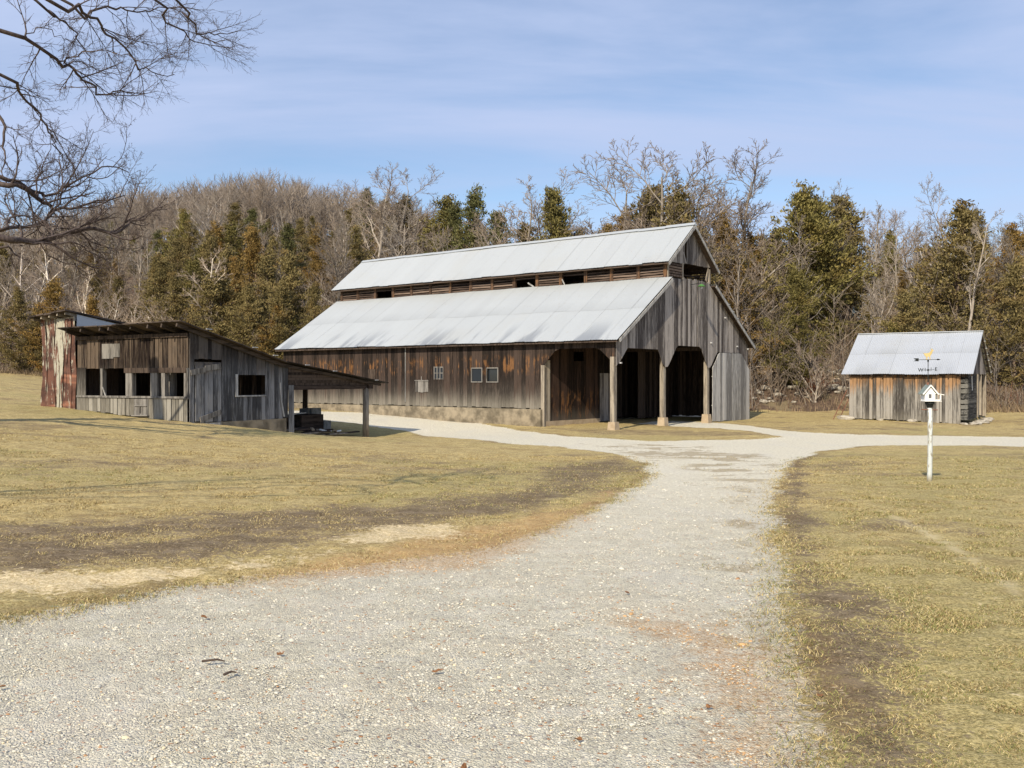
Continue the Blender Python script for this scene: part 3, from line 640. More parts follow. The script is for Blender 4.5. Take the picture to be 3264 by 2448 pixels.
# big plank door, closed, hanging proud of the wall
mb = MB()
dt = lambda u: 3.36 if 9.22 < u < 11.7 else (2.62+.74*(u-8.52)/.70 if u <= 9.22 else 2.58+.78*(12.62-u)/.92)
boards(mb, 'u', -.06, 8.52, 12.66, lambda u: -.02+.01*(12.6-u), dt, .2, out=-1, jb=.025, jt=.012, tilt=.03, gap=.008)
d = mb.build('door', W_grey, barn); d['label'] = 'silver grey plank drive door with cut-off upper corners'
hd = MB(); hd.bar((8.7, .0, 2.2), (12.5, .0, 2.2), .03, .14, (0, 1, 0)); hd.bar((8.7, .0, .8), (12.5, .0, .8), .03, .14, (0, 1, 0)); hd.build_each('brace', W_grey, d)
# roofs
ry = -.32; rf = BL+.33
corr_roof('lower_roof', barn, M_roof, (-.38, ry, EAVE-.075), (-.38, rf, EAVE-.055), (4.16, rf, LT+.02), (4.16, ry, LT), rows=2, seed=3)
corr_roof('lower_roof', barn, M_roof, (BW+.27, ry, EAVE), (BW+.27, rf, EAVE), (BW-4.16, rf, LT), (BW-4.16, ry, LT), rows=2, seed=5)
corr_roof('upper_roof', barn, M_roofu, (3.83, ry, ME-.02), (3.83, rf+.1, ME), (6.3, rf+.1, RID), (6.3, ry, RID), rows=1, seed=7)
corr_roof('upper_roof', barn, M_roofu, (BW-3.83, ry, ME-.02), (BW-3.83, rf, ME), (6.3, rf, RID), (6.3, ry, RID), rows=1, seed=9)
mb = MB(); rnd = random.Random(2); n = 30
for i in range(n):
    y0 = ry-.02+i*(rf-ry+.1)/n; y1 = y0+(rf-ry+.1)/n+.02; h_ = RID+.02+rnd.uniform(-.005, .02)
    mb.hexa([(6.12, y0, h_-.10), (6.48, y0, h_-.10), (6.48, y1, h_-.10), (6.12, y1, h_-.10), (6.29, y0, h_+.035), (6.31, y0, h_+.035), (6.31, y1, h_+.035), (6.29, y1, h_+.035)])
mb.build('ridge_cap', M_roof, barn)
# sheathing + purlins under the overhangs, barge boards
mb = MB()
for (ua, za, ub, zb_) in ((-.34, EAVE-.145, 4.12, LT-.08), (BW+.22, EAVE-.07, BW-4.12, LT-.08), (3.88, ME-.08, 6.3, RID-.07), (BW-3.88, ME-.08, 6.3, RID-.07)):
    sg = 1 if ub > ua else -1
    P = [(ua, ry+.03, za-.03), (ub, ry+.03, zb_-.03), (ub, rf-.03, zb_-.03), (ua, rf-.03, za-.03), (ua, ry+.03, za+.02), (ub, ry+.03, zb_+.02), (ub, rf-.03, zb_+.02), (ua, rf-.03, za+.02)]
    mb.hexa(P if sg > 0 else [P[q] for q in (1, 0, 3, 2, 5, 4, 7, 6)])
mb.build('roof_deck', W_dark, barn)
mb = MB()
for (ua, za, ub, zb_) in ((-.22, EAVE-.12, 4.2, LT-.12), (3.85, ME-.12, 6.3, RID-.12)):
    mb.bar((ua, ry-.01, za), (ub, ry-.01, zb_), .035, .13, (0, 0, 1))
for (ua, za, ub, zb_) in ((BW+.22, EAVE-.12, BW-4.2, LT-.12), (BW-3.85, ME-.12, 6.3, RID-.12)):
    mb.bar((ua, ry-.01, za), (ub, ry-.01, zb_), .035, .13, (0, 0, 1))
mb.build_each('barge_board', W_grey, barn)
# a few light specks: purlin ends on the right rake, insulators
mb = MB()
for t in (.30, .42, .53): mb.box((BW-4.16+4.4*t-.09, ry-.04, LT-2.87*t-.03), (BW-4.16+4.4*t+.09, ry+.01, LT-2.87*t-.005))
for (u, z) in ((8.45, 3.82), (9.95, 5.1), (11.3, 3.72), (12.55, 3.62), (.3, 2.75)): mb.box((u-.05, -.09, z-.03), (u+.05, -.03, z+.03))
mb.build_each('porcelain_insulator', M_ins, barn)
lp = MB(); lp.cyl((6.35, -.05, 6.45), (6.35, -.6, 6.50), .015); l0 = lp.build('yard_lamp', M_black, barn)
lp = MB(); lp.cyl((6.35, -.62, 6.34), (6.35, -.62, 6.44), .18, .05, 14); lp.build('lamp_shade', M_green, l0)
lp = MB(); lp.cyl((6.35, -.62, 6.24), (6.35, -.62, 6.34), .05, .05, 8); lp.build('bulb', M_ins, l0)

# ------------------------------------------------------------------ sagging open-front shed on the left
shed = empty('shed', (-10.08, 29.6, 0), R(90-27), 'low sagging plank shed with a row of open bays and a slanting roof', 'shed')
mb = MB()
zg = lambda v: .72+.068*v
boards(mb, 'v', 0., 0., 5.07, 2.43, lambda v: 3.42-.0*v, .21, jb=.012, jt=.0, gap=.022)
boards(mb, 'v', -.02, 0.02, 5.07, zg, lambda v: 1.50+.006*v, .19, jb=.025, jt=.01, gap=.026)
boards(mb, 'v', -.03, 4.63, 5.07, 1.0, 2.46, .4)
mb.build('front_wall', W_front, shed)
f = MB(); boards(f, 'v', -.03, 3.02, 3.86, 2.78, 3.24, .26, .018); p = f.build('wall_patch', W_mid, shed)
f = MB()
for (a, b, z0_, z1_) in ((3.82, 3.93, 1.5, 2.43), (2.44, 2.74, 1.48, 2.43), (1.32, 1.62, 1.48, 2.43), (.0, .16, 1.45, 2.43), (.98, 1.14, 1.5, 2.3)):
    f.box((-.06, a, z0_), (.10, b, z1_))
f.box((.3, 1.0, 1.4), (.45, 1.3, 2.5)); f.build_each('bay_post', W_mid, shed)
f = MB(); f.box((-.075, .05, 2.28), (-.0, 2.80, 2.44)); f.build('header', W_dark, shed)
f = MB(); f.box((-.09, .05, 1.47), (.06, 5.05, 1.535)); f.build('sill', W_mid, shed)
f = MB(); boards(f, 'v', -.055, 1.72, 2.36, .85, 1.44, .32, .02); f.bar((-.1, 1.68, .92), (-.1, 2.4, .90), .03, .09, (1, 0, 0)); f.bar((-.09, 1.75, 1.22), (-.09, 2.3, 1.22), .02, .04, (1, 0, 0)); f.bar((-.09, 2.04, .98), (-.09, 2.04, 1.22), .02, .05, (1, 0, 0))
h = f.build('hatch', W_mid, shed); h['label'] = 'small grey batten hatch low in the shed front'
f = MB(); f.bar((-.09, 3.78, 1.82), (-.09, 3.63, 1.52), .03, .03, (1, 0, 0)); f.build('stick', W_grey, shed)
# door face (v = 0 plane)
mb = MB()
def rake(u): return 3.74-.245*(u+.3) if u < 4.3 else 3.74-.245*4.6-.128*(u-4.3)
boards(mb, 'u', 0., 0., .19, .72, rake, .19); boards(mb, 'u', 0., .19, 1.37, 2.72, rake, .2, jt=0, jb=.02)
boards(mb, 'u', 0., 1.37, 4.62, .70, lambda u: rake(u)-.03, .23, holes=[(2.10, 3.44, 1.54, 2.22)], gap=.02, jb=.02, tilt=.01)
boards(mb, 'u', -.01, .2, .72, 2.50, 2.62, .26); 
mb.build('end_wall', W_shed, shed)
f = MB(); f.bar((4.38, -.05, .75), (4.22, -.05, 1.35), .07, .02, (0, 1, 0)); f.bar((4.22, -.05, 1.35), (4.17, -.05, 1.95), .07, .02, (0, 1, 0)); f.box((1.98, -.05, 1.5), (2.10, -.027, 2.24)); f.box((1.98, -.06, 1.49), (3.46, -.03, 1.535)); f.build_each('trim', W_grey, shed)
f = MB(); boards(f, 'u', -.015, .22, 1.34, .72, 2.62, .2, .03, out=-1, gap=.012, tilt=.01)
dr = f.build('door', W_shed, shed)
f = MB(); f.bar((.0, -.08, 2.28), (.62, -.08, 2.38), .16, .03, (0, 1, 0)); f.bar((.6, -.085, 2.42), (1.28, -.085, 2.50), .17, .03, (0, 1, 0)); f.bar((.38, -.085, .80), (1.28, -.085, 1.02), .16, .03, (0, 1, 0)); f.build_each('batten', W_mid, dr)
f = MB(); f.box((.4, -.10, .42), (1.28, -.02, .68)); f.box((.22, -.3, .25), (.5, -.02, .62)); f.build_each('door_step', W_grey, shed)
# foundation
f = MB()
f.hexa([(-.04, -.06, -.3), (1.38, -.06, -.3), (1.38, 5.0, -.2), (-.04, 5.0, .1), (-.04, -.06, .70), (1.38, -.06, .70), (1.38, 5.0, .98), (-.04, 5.0, .98)])
f.box((1.40, -.05, -.4), (4.5, 4.9, .69)); f.build('foundation', M_conc, shed)
# back and far walls
mb = MB(); boards(mb, 'u', 5.0, 0., 4.6, .6, lambda u: rake(u)-.1, .24, out=1, gap=.004); boards(mb, 'v', 4.60, 0., 5.0, .6, 2.58, .24, out=1, gap=.004); mb.build('rear_wall', W_dark, shed)
f = MB(); f.box((.1, 0.1, 1.0), (4.5, 4.9, 1.04)); f.build('shed_floor', W_dark, shed)
# roof: two planes, tin and boards on rafters
def roofslab(mb, u0, z0_, u1, z1_, v0, v1, th, n, rnd, dz=.09):
    w_ = (v1-v0)/n
    for i in range(n):
        a, b = v0+i*w_+.004, v0+(i+1)*w_-.004; j = rnd.uniform(-.05, .06); s = rnd.uniform(-.012, .012); lz = lambda v: -dz*(v-v0)/(v1-v0)
        mb.hexa([(u0+j, a, z0_+s+lz(a)), (u1, a, z1_+s+lz(a)), (u1, b, z1_+s+lz(b)), (u0+j, b, z0_+s+lz(b)), (u0+j, a, z0_+th+s+lz(a)), (u1, a, z1_+th+s+lz(a)), (u1, b, z1_+th+s+lz(b)), (u0+j, b, z0_+th+s+lz(b))])
rnd = random.Random(5); mb = MB()
roofslab(mb, -.68, 3.84, 4.25, rake(4.25)+.02, -.34, 5.15, .035, 9, rnd); roofslab(mb, 4.24, rake(4.25)+.045, 10.45, 1.90, -.34, 5.1, .03, 9, rnd)
mb.build('roof', W_roofboards, shed)
mb = MB()
for k, v in enumerate((-.1, .55, 1.15, 1.9, 2.9, 3.3, 4.2, 4.9)):
    mb.bar((-.60, v, 3.75-.016*v), (4.25, v, rake(4.25)-.06-.016*v), .055, .12); mb.bar((4.25, v, rake(4.25)-.05-.016*v), (10.2, v, 1.84-.01*v), .055, .10)
mb.build_each('rafter', W_roofboards, shed)
mb = MB(); mb.box((-.64, -.30, 3.70), (-.60, .2, 3.78)) if False else mb.bar((-.05, 0.02, 3.46), (-.05, 5.05, 3.44), .08, .12); mb.build('plate', W_dark, shed)
# open lean-to: beam, posts, infill boards under the rake
mb = MB()
mb.box((4.62, -.06, 1.69), (9.75, .10, 1.84)); mb.box((4.6, 3.0, 1.65), (9.7, 3.14, 1.80)); mb.box((9.3, -.2, 1.70), (9.45, 5.0, 1.84))
mb.build_each('beam', W_beam, shed)
mb = MB()
for k in range(9):
    z0_ = 1.85+k*.095; uend = min(9.9, 4.3+(rake(4.3)-z0_-.05)/.128)
    if uend < 4.75: break
    mb.hexa([(4.62, -.03-.004*k, z0_), (uend, -.03-.004*k, z0_), (uend, .0-.004*k, z0_), (4.62, .0-.004*k, z0_), (4.62, -.03-.004*k, z0_+.085), (max(uend-.5, 4.7), -.03-.004*k, z0_+.085), (max(uend-.5, 4.7), .0-.004*k, z0_+.085), (4.62, .0-.004*k, z0_+.085)])
mb.build('infill_boards', W_dark, shed)
for (u, v, zb_, r_) in ((9.32, .0, -.5, .125), (9.32, 3.07, .0, .11), (7.6, 3.07, .0, .13)):
    mb = MB(); mb.cyl((u, v, zb_), (u+.03, v, 1.72), r_*1.05, r_*.95, 9); mb.build('post', W_post if v < 1 else W_dark, shed, smooth=True)
mb = MB(); boards(mb, 'u', -.05, 4.60, 4.86, .0, 1.86, .26, .04); mb.build('post', W_shed, shed)
mb = MB()
for u, v in ((.5, -.36), (2.6, -.36), (3.6, -.36), (5.3, -.36), (6.9, -.36), (9.6, -.35)):
    z_ = rake(u)+.10 if u < 4.3 else rake(u)+.09
    mb.box((u-.12, v, z_), (u+.12, v+.03, z_+.025))
mb.build_each('tin_scrap', M_ins, shed)

# rusty tin-clad crib beside it
tin = empty('tin_crib', (-10.08, 29.6, 0), R(90-27), 'tall narrow crib clad in rusty corrugated tin sheets, left of the plank shed', 'crib')
rnd = random.Random(8)
VV = []; FF = []; k = 0
for i in range(8):
    a = 5.10+i*.209; b = a+.235; nx, nz = 13, 10
    ys = np.linspace(a, b, nx); zs = np.linspace(0, 1, nz); Y, Zt = np.meshgrid(ys, zs, indexing='ij')
    zb_ = 1.0+rnd.uniform(-.05, .04); zt_ = 4.08+rnd.uniform(-.02, .04)+.02*i
    zz = zb_+(zt_-zb_)*Zt; sh_ = .035*np.sin(zz*2.1+i*1.7)+.02*np.sin(zz*5+i)
    X = -.06-.012*(i % 2)-.016*np.cos((Y-a)/.235*2*math.pi*2)-.02*np.sin(zz*1.3+i)*((Y-a)/.235)
    VV.append(np.stack([X, Y+sh_, zz], -1).reshape(-1, 3)); g = np.arange(nx*nz).reshape(nx, nz)+k
    FF.append(np.stack([g[:-1, :-1], g[:-1, 1:], g[1:, 1:], g[1:, :-1]], -1).reshape(-1, 4)); k += nx*nz
fastmesh('front_cladding', np.concatenate(VV), np.concatenate(FF), M_rust, tin, smooth=True)
mb = MB(); mb.box((0.0, 5.25, .8), (3.4, 6.75, 3.9)); mb.build('crib_body', W_dark, tin)
mb = MB(); mb.prism([(.02, 5.2, 3.5), (2.3, 5.2, 3.5), (2.3, 5.2, 3.92), (.05, 5.2, 4.26)], (0, -.03, 0)); p = mb.build('side_cladding', M_roof2, tin); p['label'] = 'bluish galvanised sheet high on the crib side'
mb = MB(); roofslab(mb, -.42, 4.36, 2.5, 3.98, 5.10, 7.0, .05, 5, rnd, dz=.20); mb.build('roof', W_roofboards, tin)
mb = MB()
for v in (5.25, 5.65, 6.05, 6.45, 6.85): mb.bar((-.36, v, 4.31-.10*(v-5.1)), (2.3, v, 3.93-.10*(v-5.1)), .05, .11)
mb.bar((-.02, 5.2, 4.12), (-.02, 6.8, 4.0), .06, .14); mb.build('rafters', W_post, tin)

# things under the lean-to
def shedpt(u, v): a = R(27); return (-10.08+u*math.sin(a)-v*math.cos(a), 29.6+u*math.cos(a)+v*math.sin(a))
def thing_box(name, label, cat, u, v, dz, size, mat, rz=0, group=None):
    x, y = shedpt(u, v); mb = MB(); a, b, c_ = size
    mb.hexa([(-a/2, -b/2, 0), (a/2, -b/2, 0), (a/2, b/2, 0), (-a/2, b/2, 0), (-a/2+.01, -b/2, c_), (a/2, -b/2+.01, c_), (a/2-.01, b/2, c_), (-a/2, b/2, c_)])
    o = mb.build(name, mat, None, loc=(x, y, Z(x, y)+dz)); o.rotation_euler = (rg.uniform(-.03, .03), rg.uniform(-.03, .03), R(63)+rz); return tag(o, label, cat, group)
thing_box('concrete_block', 'upper large grey block stacked against the rear post of the lean-to', 'block', 8.8, 2.35, .42, (.62, .62, .44), M_block)
thing_box('concrete_block', 'lower large grey block at the bottom of the stack under the lean-to', 'block', 8.95, 1.95, .0, (.55, .62, .42), M_block, .1)
thing_box('lumber_stack', 'dark stack of old lumber just behind the shed corner board', 'lumber', 7.9, 2.0, .0, (1.35, .95, .62), W_beam)
thing_box('plank', 'white plank lying on top of the dark lumber stack', 'plank', 7.5, 1.95, .63, (1.1, .2, .03), M_white, .2)
for i in range(12):
    u = 5.1+i*.33+rg.uniform(-.1, .1); v = rg.uniform(.1, .9); x, y = shedpt(u, v)
    mb = MB(); L2 = rg.uniform(.8, 2.2); mb.box((-L2/2, -.09, 0), (L2/2, .09, .045))
    o = mb.build('plank', W_beam if i % 3 else W_post, None, loc=(x, y, Z(x, y)+.03+.045*(i % 3))); o.rotation_euler = (0, 0, R(63)+rg.uniform(-.25, .25))
    tag(o, 'old loose plank lying on the ground under the open lean-to', 'plank', 'planks scattered under the lean-to')
for i, (u, v) in enumerate(((7.2, .6), (7.6, .5), (7.9, .75), (8.3, .6), (6.5, .4), (7.0, .3), (7.75, .3))):
    x, y = shedpt(u, v); mb = MB(); mb.box((-.14, -.05, 0), (.14, .05, .05)); o = mb.build('scrap_piece', M_white if i % 2 else M_ped, None, loc=(x, y, Z(x, y)+.16)); o.rotation_euler = (.1, .05*i, i*1.3)
    tag(o, 'small %s scrap on the plank pile under the lean-to' % ('white' if i % 2 else 'tan'), 'scrap', 'scraps under the lean-to')
x, y = shedpt(5.4, -.1)

# ------------------------------------------------------------------ small barn on the right
sb = empty('small_barn', (20.67, 43.03, 0), R(90-33.3), 'small plank barn with a pale tin gable roof, orange-brown under the eave', 'barn')
SW, SL, SE, SR = 6.1, 5.18, 2.30, 4.36
mb = MB(); boards(mb, 'v', 0., .28, SL, lambda v: .02+.035*v, 2.26, .155, jb=.045, gap=.016); mb.build('front_wall', W_small, sb)
mb = MB()
for k in range(9): mb.box((.03, .0, .22+k*.24), (.2, .34, .22+k*.24+.19))
for k in range(9): mb.box((.05, -.03-.012*(k % 2), .22+k*.24), (2.7, .12, .22+k*.24+.222))
mb.build('corner_logs', W_log, sb)
mb = MB(); boards(mb, 'u', -.05, 2.65, 2.95, .25, 2.3, .15, .04); mb.box((3.3, -.05, .3), (3.42, .05, 2.3)); mb.box((4.3, -.05, .3), (4.42, .05, 2.3)); mb.box((5.95, -.05, .2), (6.1, .1, 2.3)); mb.build_each('post_board', W_post, sb)
mb = MB(); sr = lambda u: SE+.02+(min(u, SW-u)+.0)*(SR-SE)/(SW/2+.28); boards(mb, 'u', -.02, .05, SW-.05, 2.30, lambda u: sr(u)+.14, .2); mb.build('gable_wall', W_gable, sb)
mb = MB(); boards(mb, 'u', SL, 0, SW, .2, lambda u: sr(u)+.14, .2, out=1); mb.build('gable_wall', W_gable, sb)
mb = MB(); boards(mb, 'v', SW, 0, SL, .2, 2.3, .2, out=1); mb.build('rear_wall', W_dark, sb)
mb = MB(); boards(mb, 'v', 2.9, .1, SL, .2, 2.3, .2, out=1, gap=.003); mb.build('inner_wall', W_dark, sb)
corr_roof('roof', sb, M_roof2, (-.30, -.27, SE), (-.30, SL+.30, SE), (SW/2, SL+.30, SR), (SW/2, -.27, SR), rows=2, seed=13, jag=.02, sag=.012)
corr_roof('roof', sb, M_roof2, (SW+.30, -.27, SE), (SW+.30, SL+.30, SE), (SW/2, SL+.30, SR), (SW/2, -.27, SR), rows=2, seed=15, jag=.02, sag=.012)
mb = MB(); mb.box((SW/2-.1, -.28, SR+.0), (SW/2+.1, SL+.31, SR+.035)); mb.build('ridge_cap', M_roof2, sb)
mb = MB(); mb.box((-.03, .03, 2.18), (.10, SL, 2.42))
for k in range(12): v = -.2+k*.48; mb.bar((-.26, v, 2.24), (SW/2, v, SR-.08), .05, .08); mb.bar((SW+.26, v, 2.24), (SW/2, v, SR-.08), .05, .08)
mb.build('rafters', W_dark, sb)
mb = MB()
for t in (.2, .36, .5, .64, .78, .92): mb.bar((SW/2+(SW/2+.3)*t, -.30, SR-(SR-SE)*t-.04), (SW/2+(SW/2+.3)*t, .3, SR-(SR-SE)*t-.04), .10, .03)
mb.build_each('purlin_end', W_grey, sb)
mb = MB(); mb.bar((.9, -.06, 2.3), (1.0, -.07, 1.55), .07, .03, (0, 1, 0)); mb.build('hanging_board', M_white, sb)
# stones under the small barn
def rock(name, x, y, s, label, group, mat=None, dz=0., flat=.5):
    bm = bmesh.new(); bmesh.ops.create_icosphere(bm, subdivisions=2, radius=1)
    rr = random.Random(int(x*1000+y*77)); ph = [rr.uniform(0, 6) for _ in range(6)]; ex = rr.uniform(.8, 1.4)
    for v in bm.verts:
        n = 1+.16*math.sin(3*v.co.x+ph[0])*math.cos(2.3*v.co.y+ph[1])+.12*math.sin(4.1*v.co.z+ph[2]+2*v.co.x)+rr.uniform(-.06, .06)
        v.co = Vector((v.co.x*n*ex*s, v.co.y*n*s*.8, max(min(v.co.z*n, .8), -.7)*s*flat))
    me = bpy.data.meshes.new(name); bm.to_mesh(me); bm.free(); me.materials.append(mat or M_stone)
    o = bpy.data.objects.new(name, me); C.objects.link(o); o.location = (x, y, Z(x, y)+s*flat*.45+dz); o.rotation_euler = (0, 0, rr.uniform(0, 6)); return tag(o, label, 'stone', group)
def smpt(u, v): a = R(33.3); return (20.67+u*math.sin(a)-v*math.cos(a), 43.03+u*math.cos(a)+v*math.sin(a))
for (u, v, s) in ((.1, -.25, .22), (.5, -.35, .26), (1.0, -.3, .28), (1.4, -.55, .20), (1.8, -.4, .3), (2.3, -.3, .25), (2.8, -.5, .22), (3.4, -.4, .3), (3.9, -.3, .26), (4.6, -.35, .24), (-.1, .15, .16)):
    x, y = smpt(u, v); rock('stone', x, y, s, 'flat stone in the loose pile at the right end of the small barn', 'stones under the small barn corner', flat=.4)
for (v, s, l) in ((5.35, .34, 'large pale stone under the left corner of the small barn'), (3.75, .16, 'small dark-shadowed stone under the middle boards of the small barn'), (2.35, .26, 'long flat stone below the small barn boards, behind the white pole')):
    x, y = smpt(-.06, v); rock('stone', x, y, s, l, None, flat=.45)
# ladder-like rusty frame leaning on the left end
mb = MB(); mb.cyl((-.25, 5.9, .1), (-.05, 5.3, 1.55), .02, n=6); mb.cyl((.05, 5.7, .1), (.1, 5.25, 1.1), .02, n=6)
for t in (.2, .4, .6): mb.cyl((-.25+.2*t, 5.9-.6*t, .1+1.45*t), (.05+.05*t, 5.7-.45*t, .1+1.0*t), .012, n=5)
x, y = 20.67, 43.03
o = mb.build('iron_frame', M_rod, None, loc=(x, y, 0)); o.rotation_euler = (0, 0, R(90-33.3)); tag(o, 'rusty iron frame leaning on the left end of the small barn', 'frame')

# ------------------------------------------------------------------ birdhouse post with weathervane
PX, PY = 7.26, 16.48; PZ = Z(PX, PY)
bh = empty('birdhouse_post', (PX, PY, PZ), R(-4), 'white pole carrying a white birdhouse feeder and a black weathervane', 'birdhouse')
mb = MB(); n = 16; prof = [(-.15, .043), (0, .043), (.4, .041), (.8, .040), (1.26, .037), (1.275, .022)]; VV = []
for z_, r_ in prof:
    for i in range(n): t = 2*math.pi*i/n; VV.append((r_*math.cos(t)+.010*math.sin(z_*2), r_*math.sin(t), z_))
mb.add(VV, [(j*n+i, j*n+(i+1) % n, (j+1)*n+(i+1) % n, (j+1)*n+i) for j in range(5) for i in range(n)]+[tuple(range(5*n, 6*n))])
def peel():
    m, N = newmat('peeling_white_paint'); P = N.obj(); a = N.noise(N.mapv(P, (26, 26, 7)), 1., 5., .65); b = N.noise(N.mapv(P, (3, 3, 2)), 1., 3., .6); z = N.sep(P)[2]
    c = N.mix(N.ss(N.m('ADD', a, N.m('MULTIPLY', z, .07)), .57, .64), N.mix(b, (.46, .49, .48), (.62, .65, .64)), (.30, .27, .20))
    c = N.mix(N.ss(z, .16, .0), c, (.26, .23, .15)); N.out(c, .6, 0, N.bump(a, .4, .004)); return m
mb.build('pole', peel(), bh, smooth=True)
mb = MB(); mb.cyl((-.135, 0, 1.252), (.135, .0, 1.245), .008, n=8); mb.build('perch_rod', M_rod, bh)
mb = MB(); mb.cyl((0, 0, 1.26), (0, 0, 1.295), .038, .030, 12); mb.build('cap', M_white, bh)
mb = MB(); mb.cyl((0, 0, 1.288), (0, 0, 1.345), .050, .062, 18); mb.cyl((0, 0, 1.345), (0, 0, 1.40), .078, .080, 18); mb.build('baffle', M_black, bh)
h0, h1, hr = 1.405, 1.545, 1.662; HX0, HX1 = -.115, .058; HM = (HX0+HX1)/2
hs = MB(); hs.prism([(HX0, -.10, h0), (HX1, -.10, h0), (HX1, -.10, h1), (HM, -.10, hr), (HX0, -.10, h1)], (0, .20, 0)); hs.box((HX0-.006, -.108, h0-.010), (.165, .108, h0))
house = hs.build('birdhouse', M_hwhite, bh)
rf_ = MB()
for sgn in (-1, 1):
    xe = HM+sgn*.125; P = [(xe, -.13, h1-.03), (HM, -.13, hr+.010), (HM, .13, hr+.010), (xe, .13, h1-.03), (xe, -.13, h1-.016), (HM, -.13, hr+.024), (HM, .13, hr+.024), (xe, .13, h1-.016)]
    rf_.hexa(P if sgn < 0 else [P[q] for q in (1, 0, 3, 2, 5, 4, 7, 6)])
rf_.build_each('house_roof', M_copper, house)
f = MB()
for sgn in (-1, 1): f.bar((HM+sgn*.130, -.134, h1-.028), (HM, -.134, hr+.013), .009, .020)
f.build_each('roof_trim', M_hwhite, house)
f = MB(); f.box((-.052, -.104, 1.452), (-.006, -.098, 1.522)); f.build('house_window', simple('screen_grey', (.10, .10, .11), (.14, .14, .15)), house)
f = MB(); f.box((.064, -.08, h0+.005), (.068, .08, 1.505)); f.build('porch_screen', simple('wire_screen', (.28, .26, .21), (.34, .32, .26)), house)
f = MB(); f.box((.135, -.104, h0), (.156, -.084, 1.505)); f.box((.135, .084, h0), (.156, .104, 1.505)); f.box((.060, -.104, h0), (.156, .104, h0+.022))
f.build_each('porch_post', M_hwhite, house)
f = MB(); f.hexa([(.058, -.115, 1.530), (.205, -.115, 1.502), (.205, .115, 1.502), (.058, .115, 1.530), (.058, -.115, 1.543), (.205, -.115, 1.514), (.205, .115, 1.514), (.058, .115, 1.543)]); f.build('porch_roof', M_hwhite, house)
f = MB(); f.cyl((HM, 0, 1.68), (HM, 0, 1.725), .022, .016, 8); f.build('finial', M_rod, house)
# weathervane
xx = HM
wv = MB(); wv.cyl((xx, 0, 1.71), (xx, 0, 2.115), .007, .006, 8); wv.cyl((xx, 0, 2.065), (xx, 0, 2.105), .006, .017, 10); wv.cyl((xx, 0, 2.103), (xx, 0, 2.116), .017, .009, 10); wv.cyl((xx, 0, 1.925), (xx, 0, 1.955), .022, .014, 10)
vane = wv.build('weathervane', M_black, bh)
f = MB(); f.cyl((xx-.085, -.0, 1.938), (xx+.105, 0, 1.944), .0035, n=6); f.cyl((xx, -.12, 1.94), (xx, .12, 1.94), .0035, n=6)
f.build_each('cardinal_rod', M_black, vane)
def letter(ch, loc, rz):
    cu = bpy.data.curves.new('letter_curve', 'FONT'); cu.body = ch; cu.size = .088; cu.extrude = .003; cu.align_x = 'CENTER'; cu.align_y = 'CENTER'; cu.offset = .0008
    t = bpy.data.objects.new('tmp', cu); C.objects.link(t); dg = bpy.context.evaluated_depsgraph_get(); me = bpy.data.meshes.new_from_object(t.evaluated_get(dg)); bpy.data.objects.remove(t)
    me.materials.clear(); me.materials.append(M_black); me.transform(Matrix.Rotation(R(90), 4, 'X'))
    o = bpy.data.objects.new('letter_'+{'W': 'west', 'E': 'east', 'N': 'north', 'S': 'south'}[ch], me); C.objects.link(o); o.parent = vane; o.location = loc; o.rotation_euler = (0, 0, rz)
letter('W', (xx-.125, 0, 1.936), 0); letter('E', (xx+.135, 0, 1.950), 0)
letter('N', (xx-.0, .14, 1.945), R(75)); letter('S', (xx-.0, -.14, 1.945), R(75))
f = MB(); za = 2.116; f.cyl((xx-.17, 0, za), (xx+.15, 0, za+.005), .0045, n=6)
f.prism([(xx+.135, -.003, za+.005), (xx+.163, -.003, za+.020), (xx+.215, -.003, za+.005), (xx+.163, -.003, za-.010)], (0, .006, 0)); f.prism([(xx-.16, -.003, za+.028), (xx-.235, -.003, za+.026), (xx-.245, -.003, za+.016), (xx-.205, -.003, za), (xx-.25, -.003, za-.028), (xx-.235, -.003, za-.024), (xx-.16, -.003, za-.026)], (0, .006, 0))
f.build('arrow', M_black, vane)
# standing deer silhouette, cut from sheet
pts = [(-.06,0),(-.035,.035),(-.055,.075),(-.085,.115),(-.10,.15),(-.115,.185),(-.095,.17),(-.06,.165),(-.01,.17),(.03,.185),(.05,.215),(.075,.245),(.065,.275),(.058,.31),(.075,.285),(.085,.27),(.10,.295),(.105,.265),(.135,.245),(.13,.235),(.105,.225),(.10,.19),(.085,.15),(.06,.115),(.045,.07),(.055,.03),(.05,0),(.03,.0),(.035,.045),(.015,.08),(-.01,.08),(-.02,.04),(-.01,0)]
f = MB(); f.prism([(xx+a*.72, -.004, za+.006+b*.64) for a, b in pts], (0, .008, 0)); f.build('deer_figure', M_gold, vane)
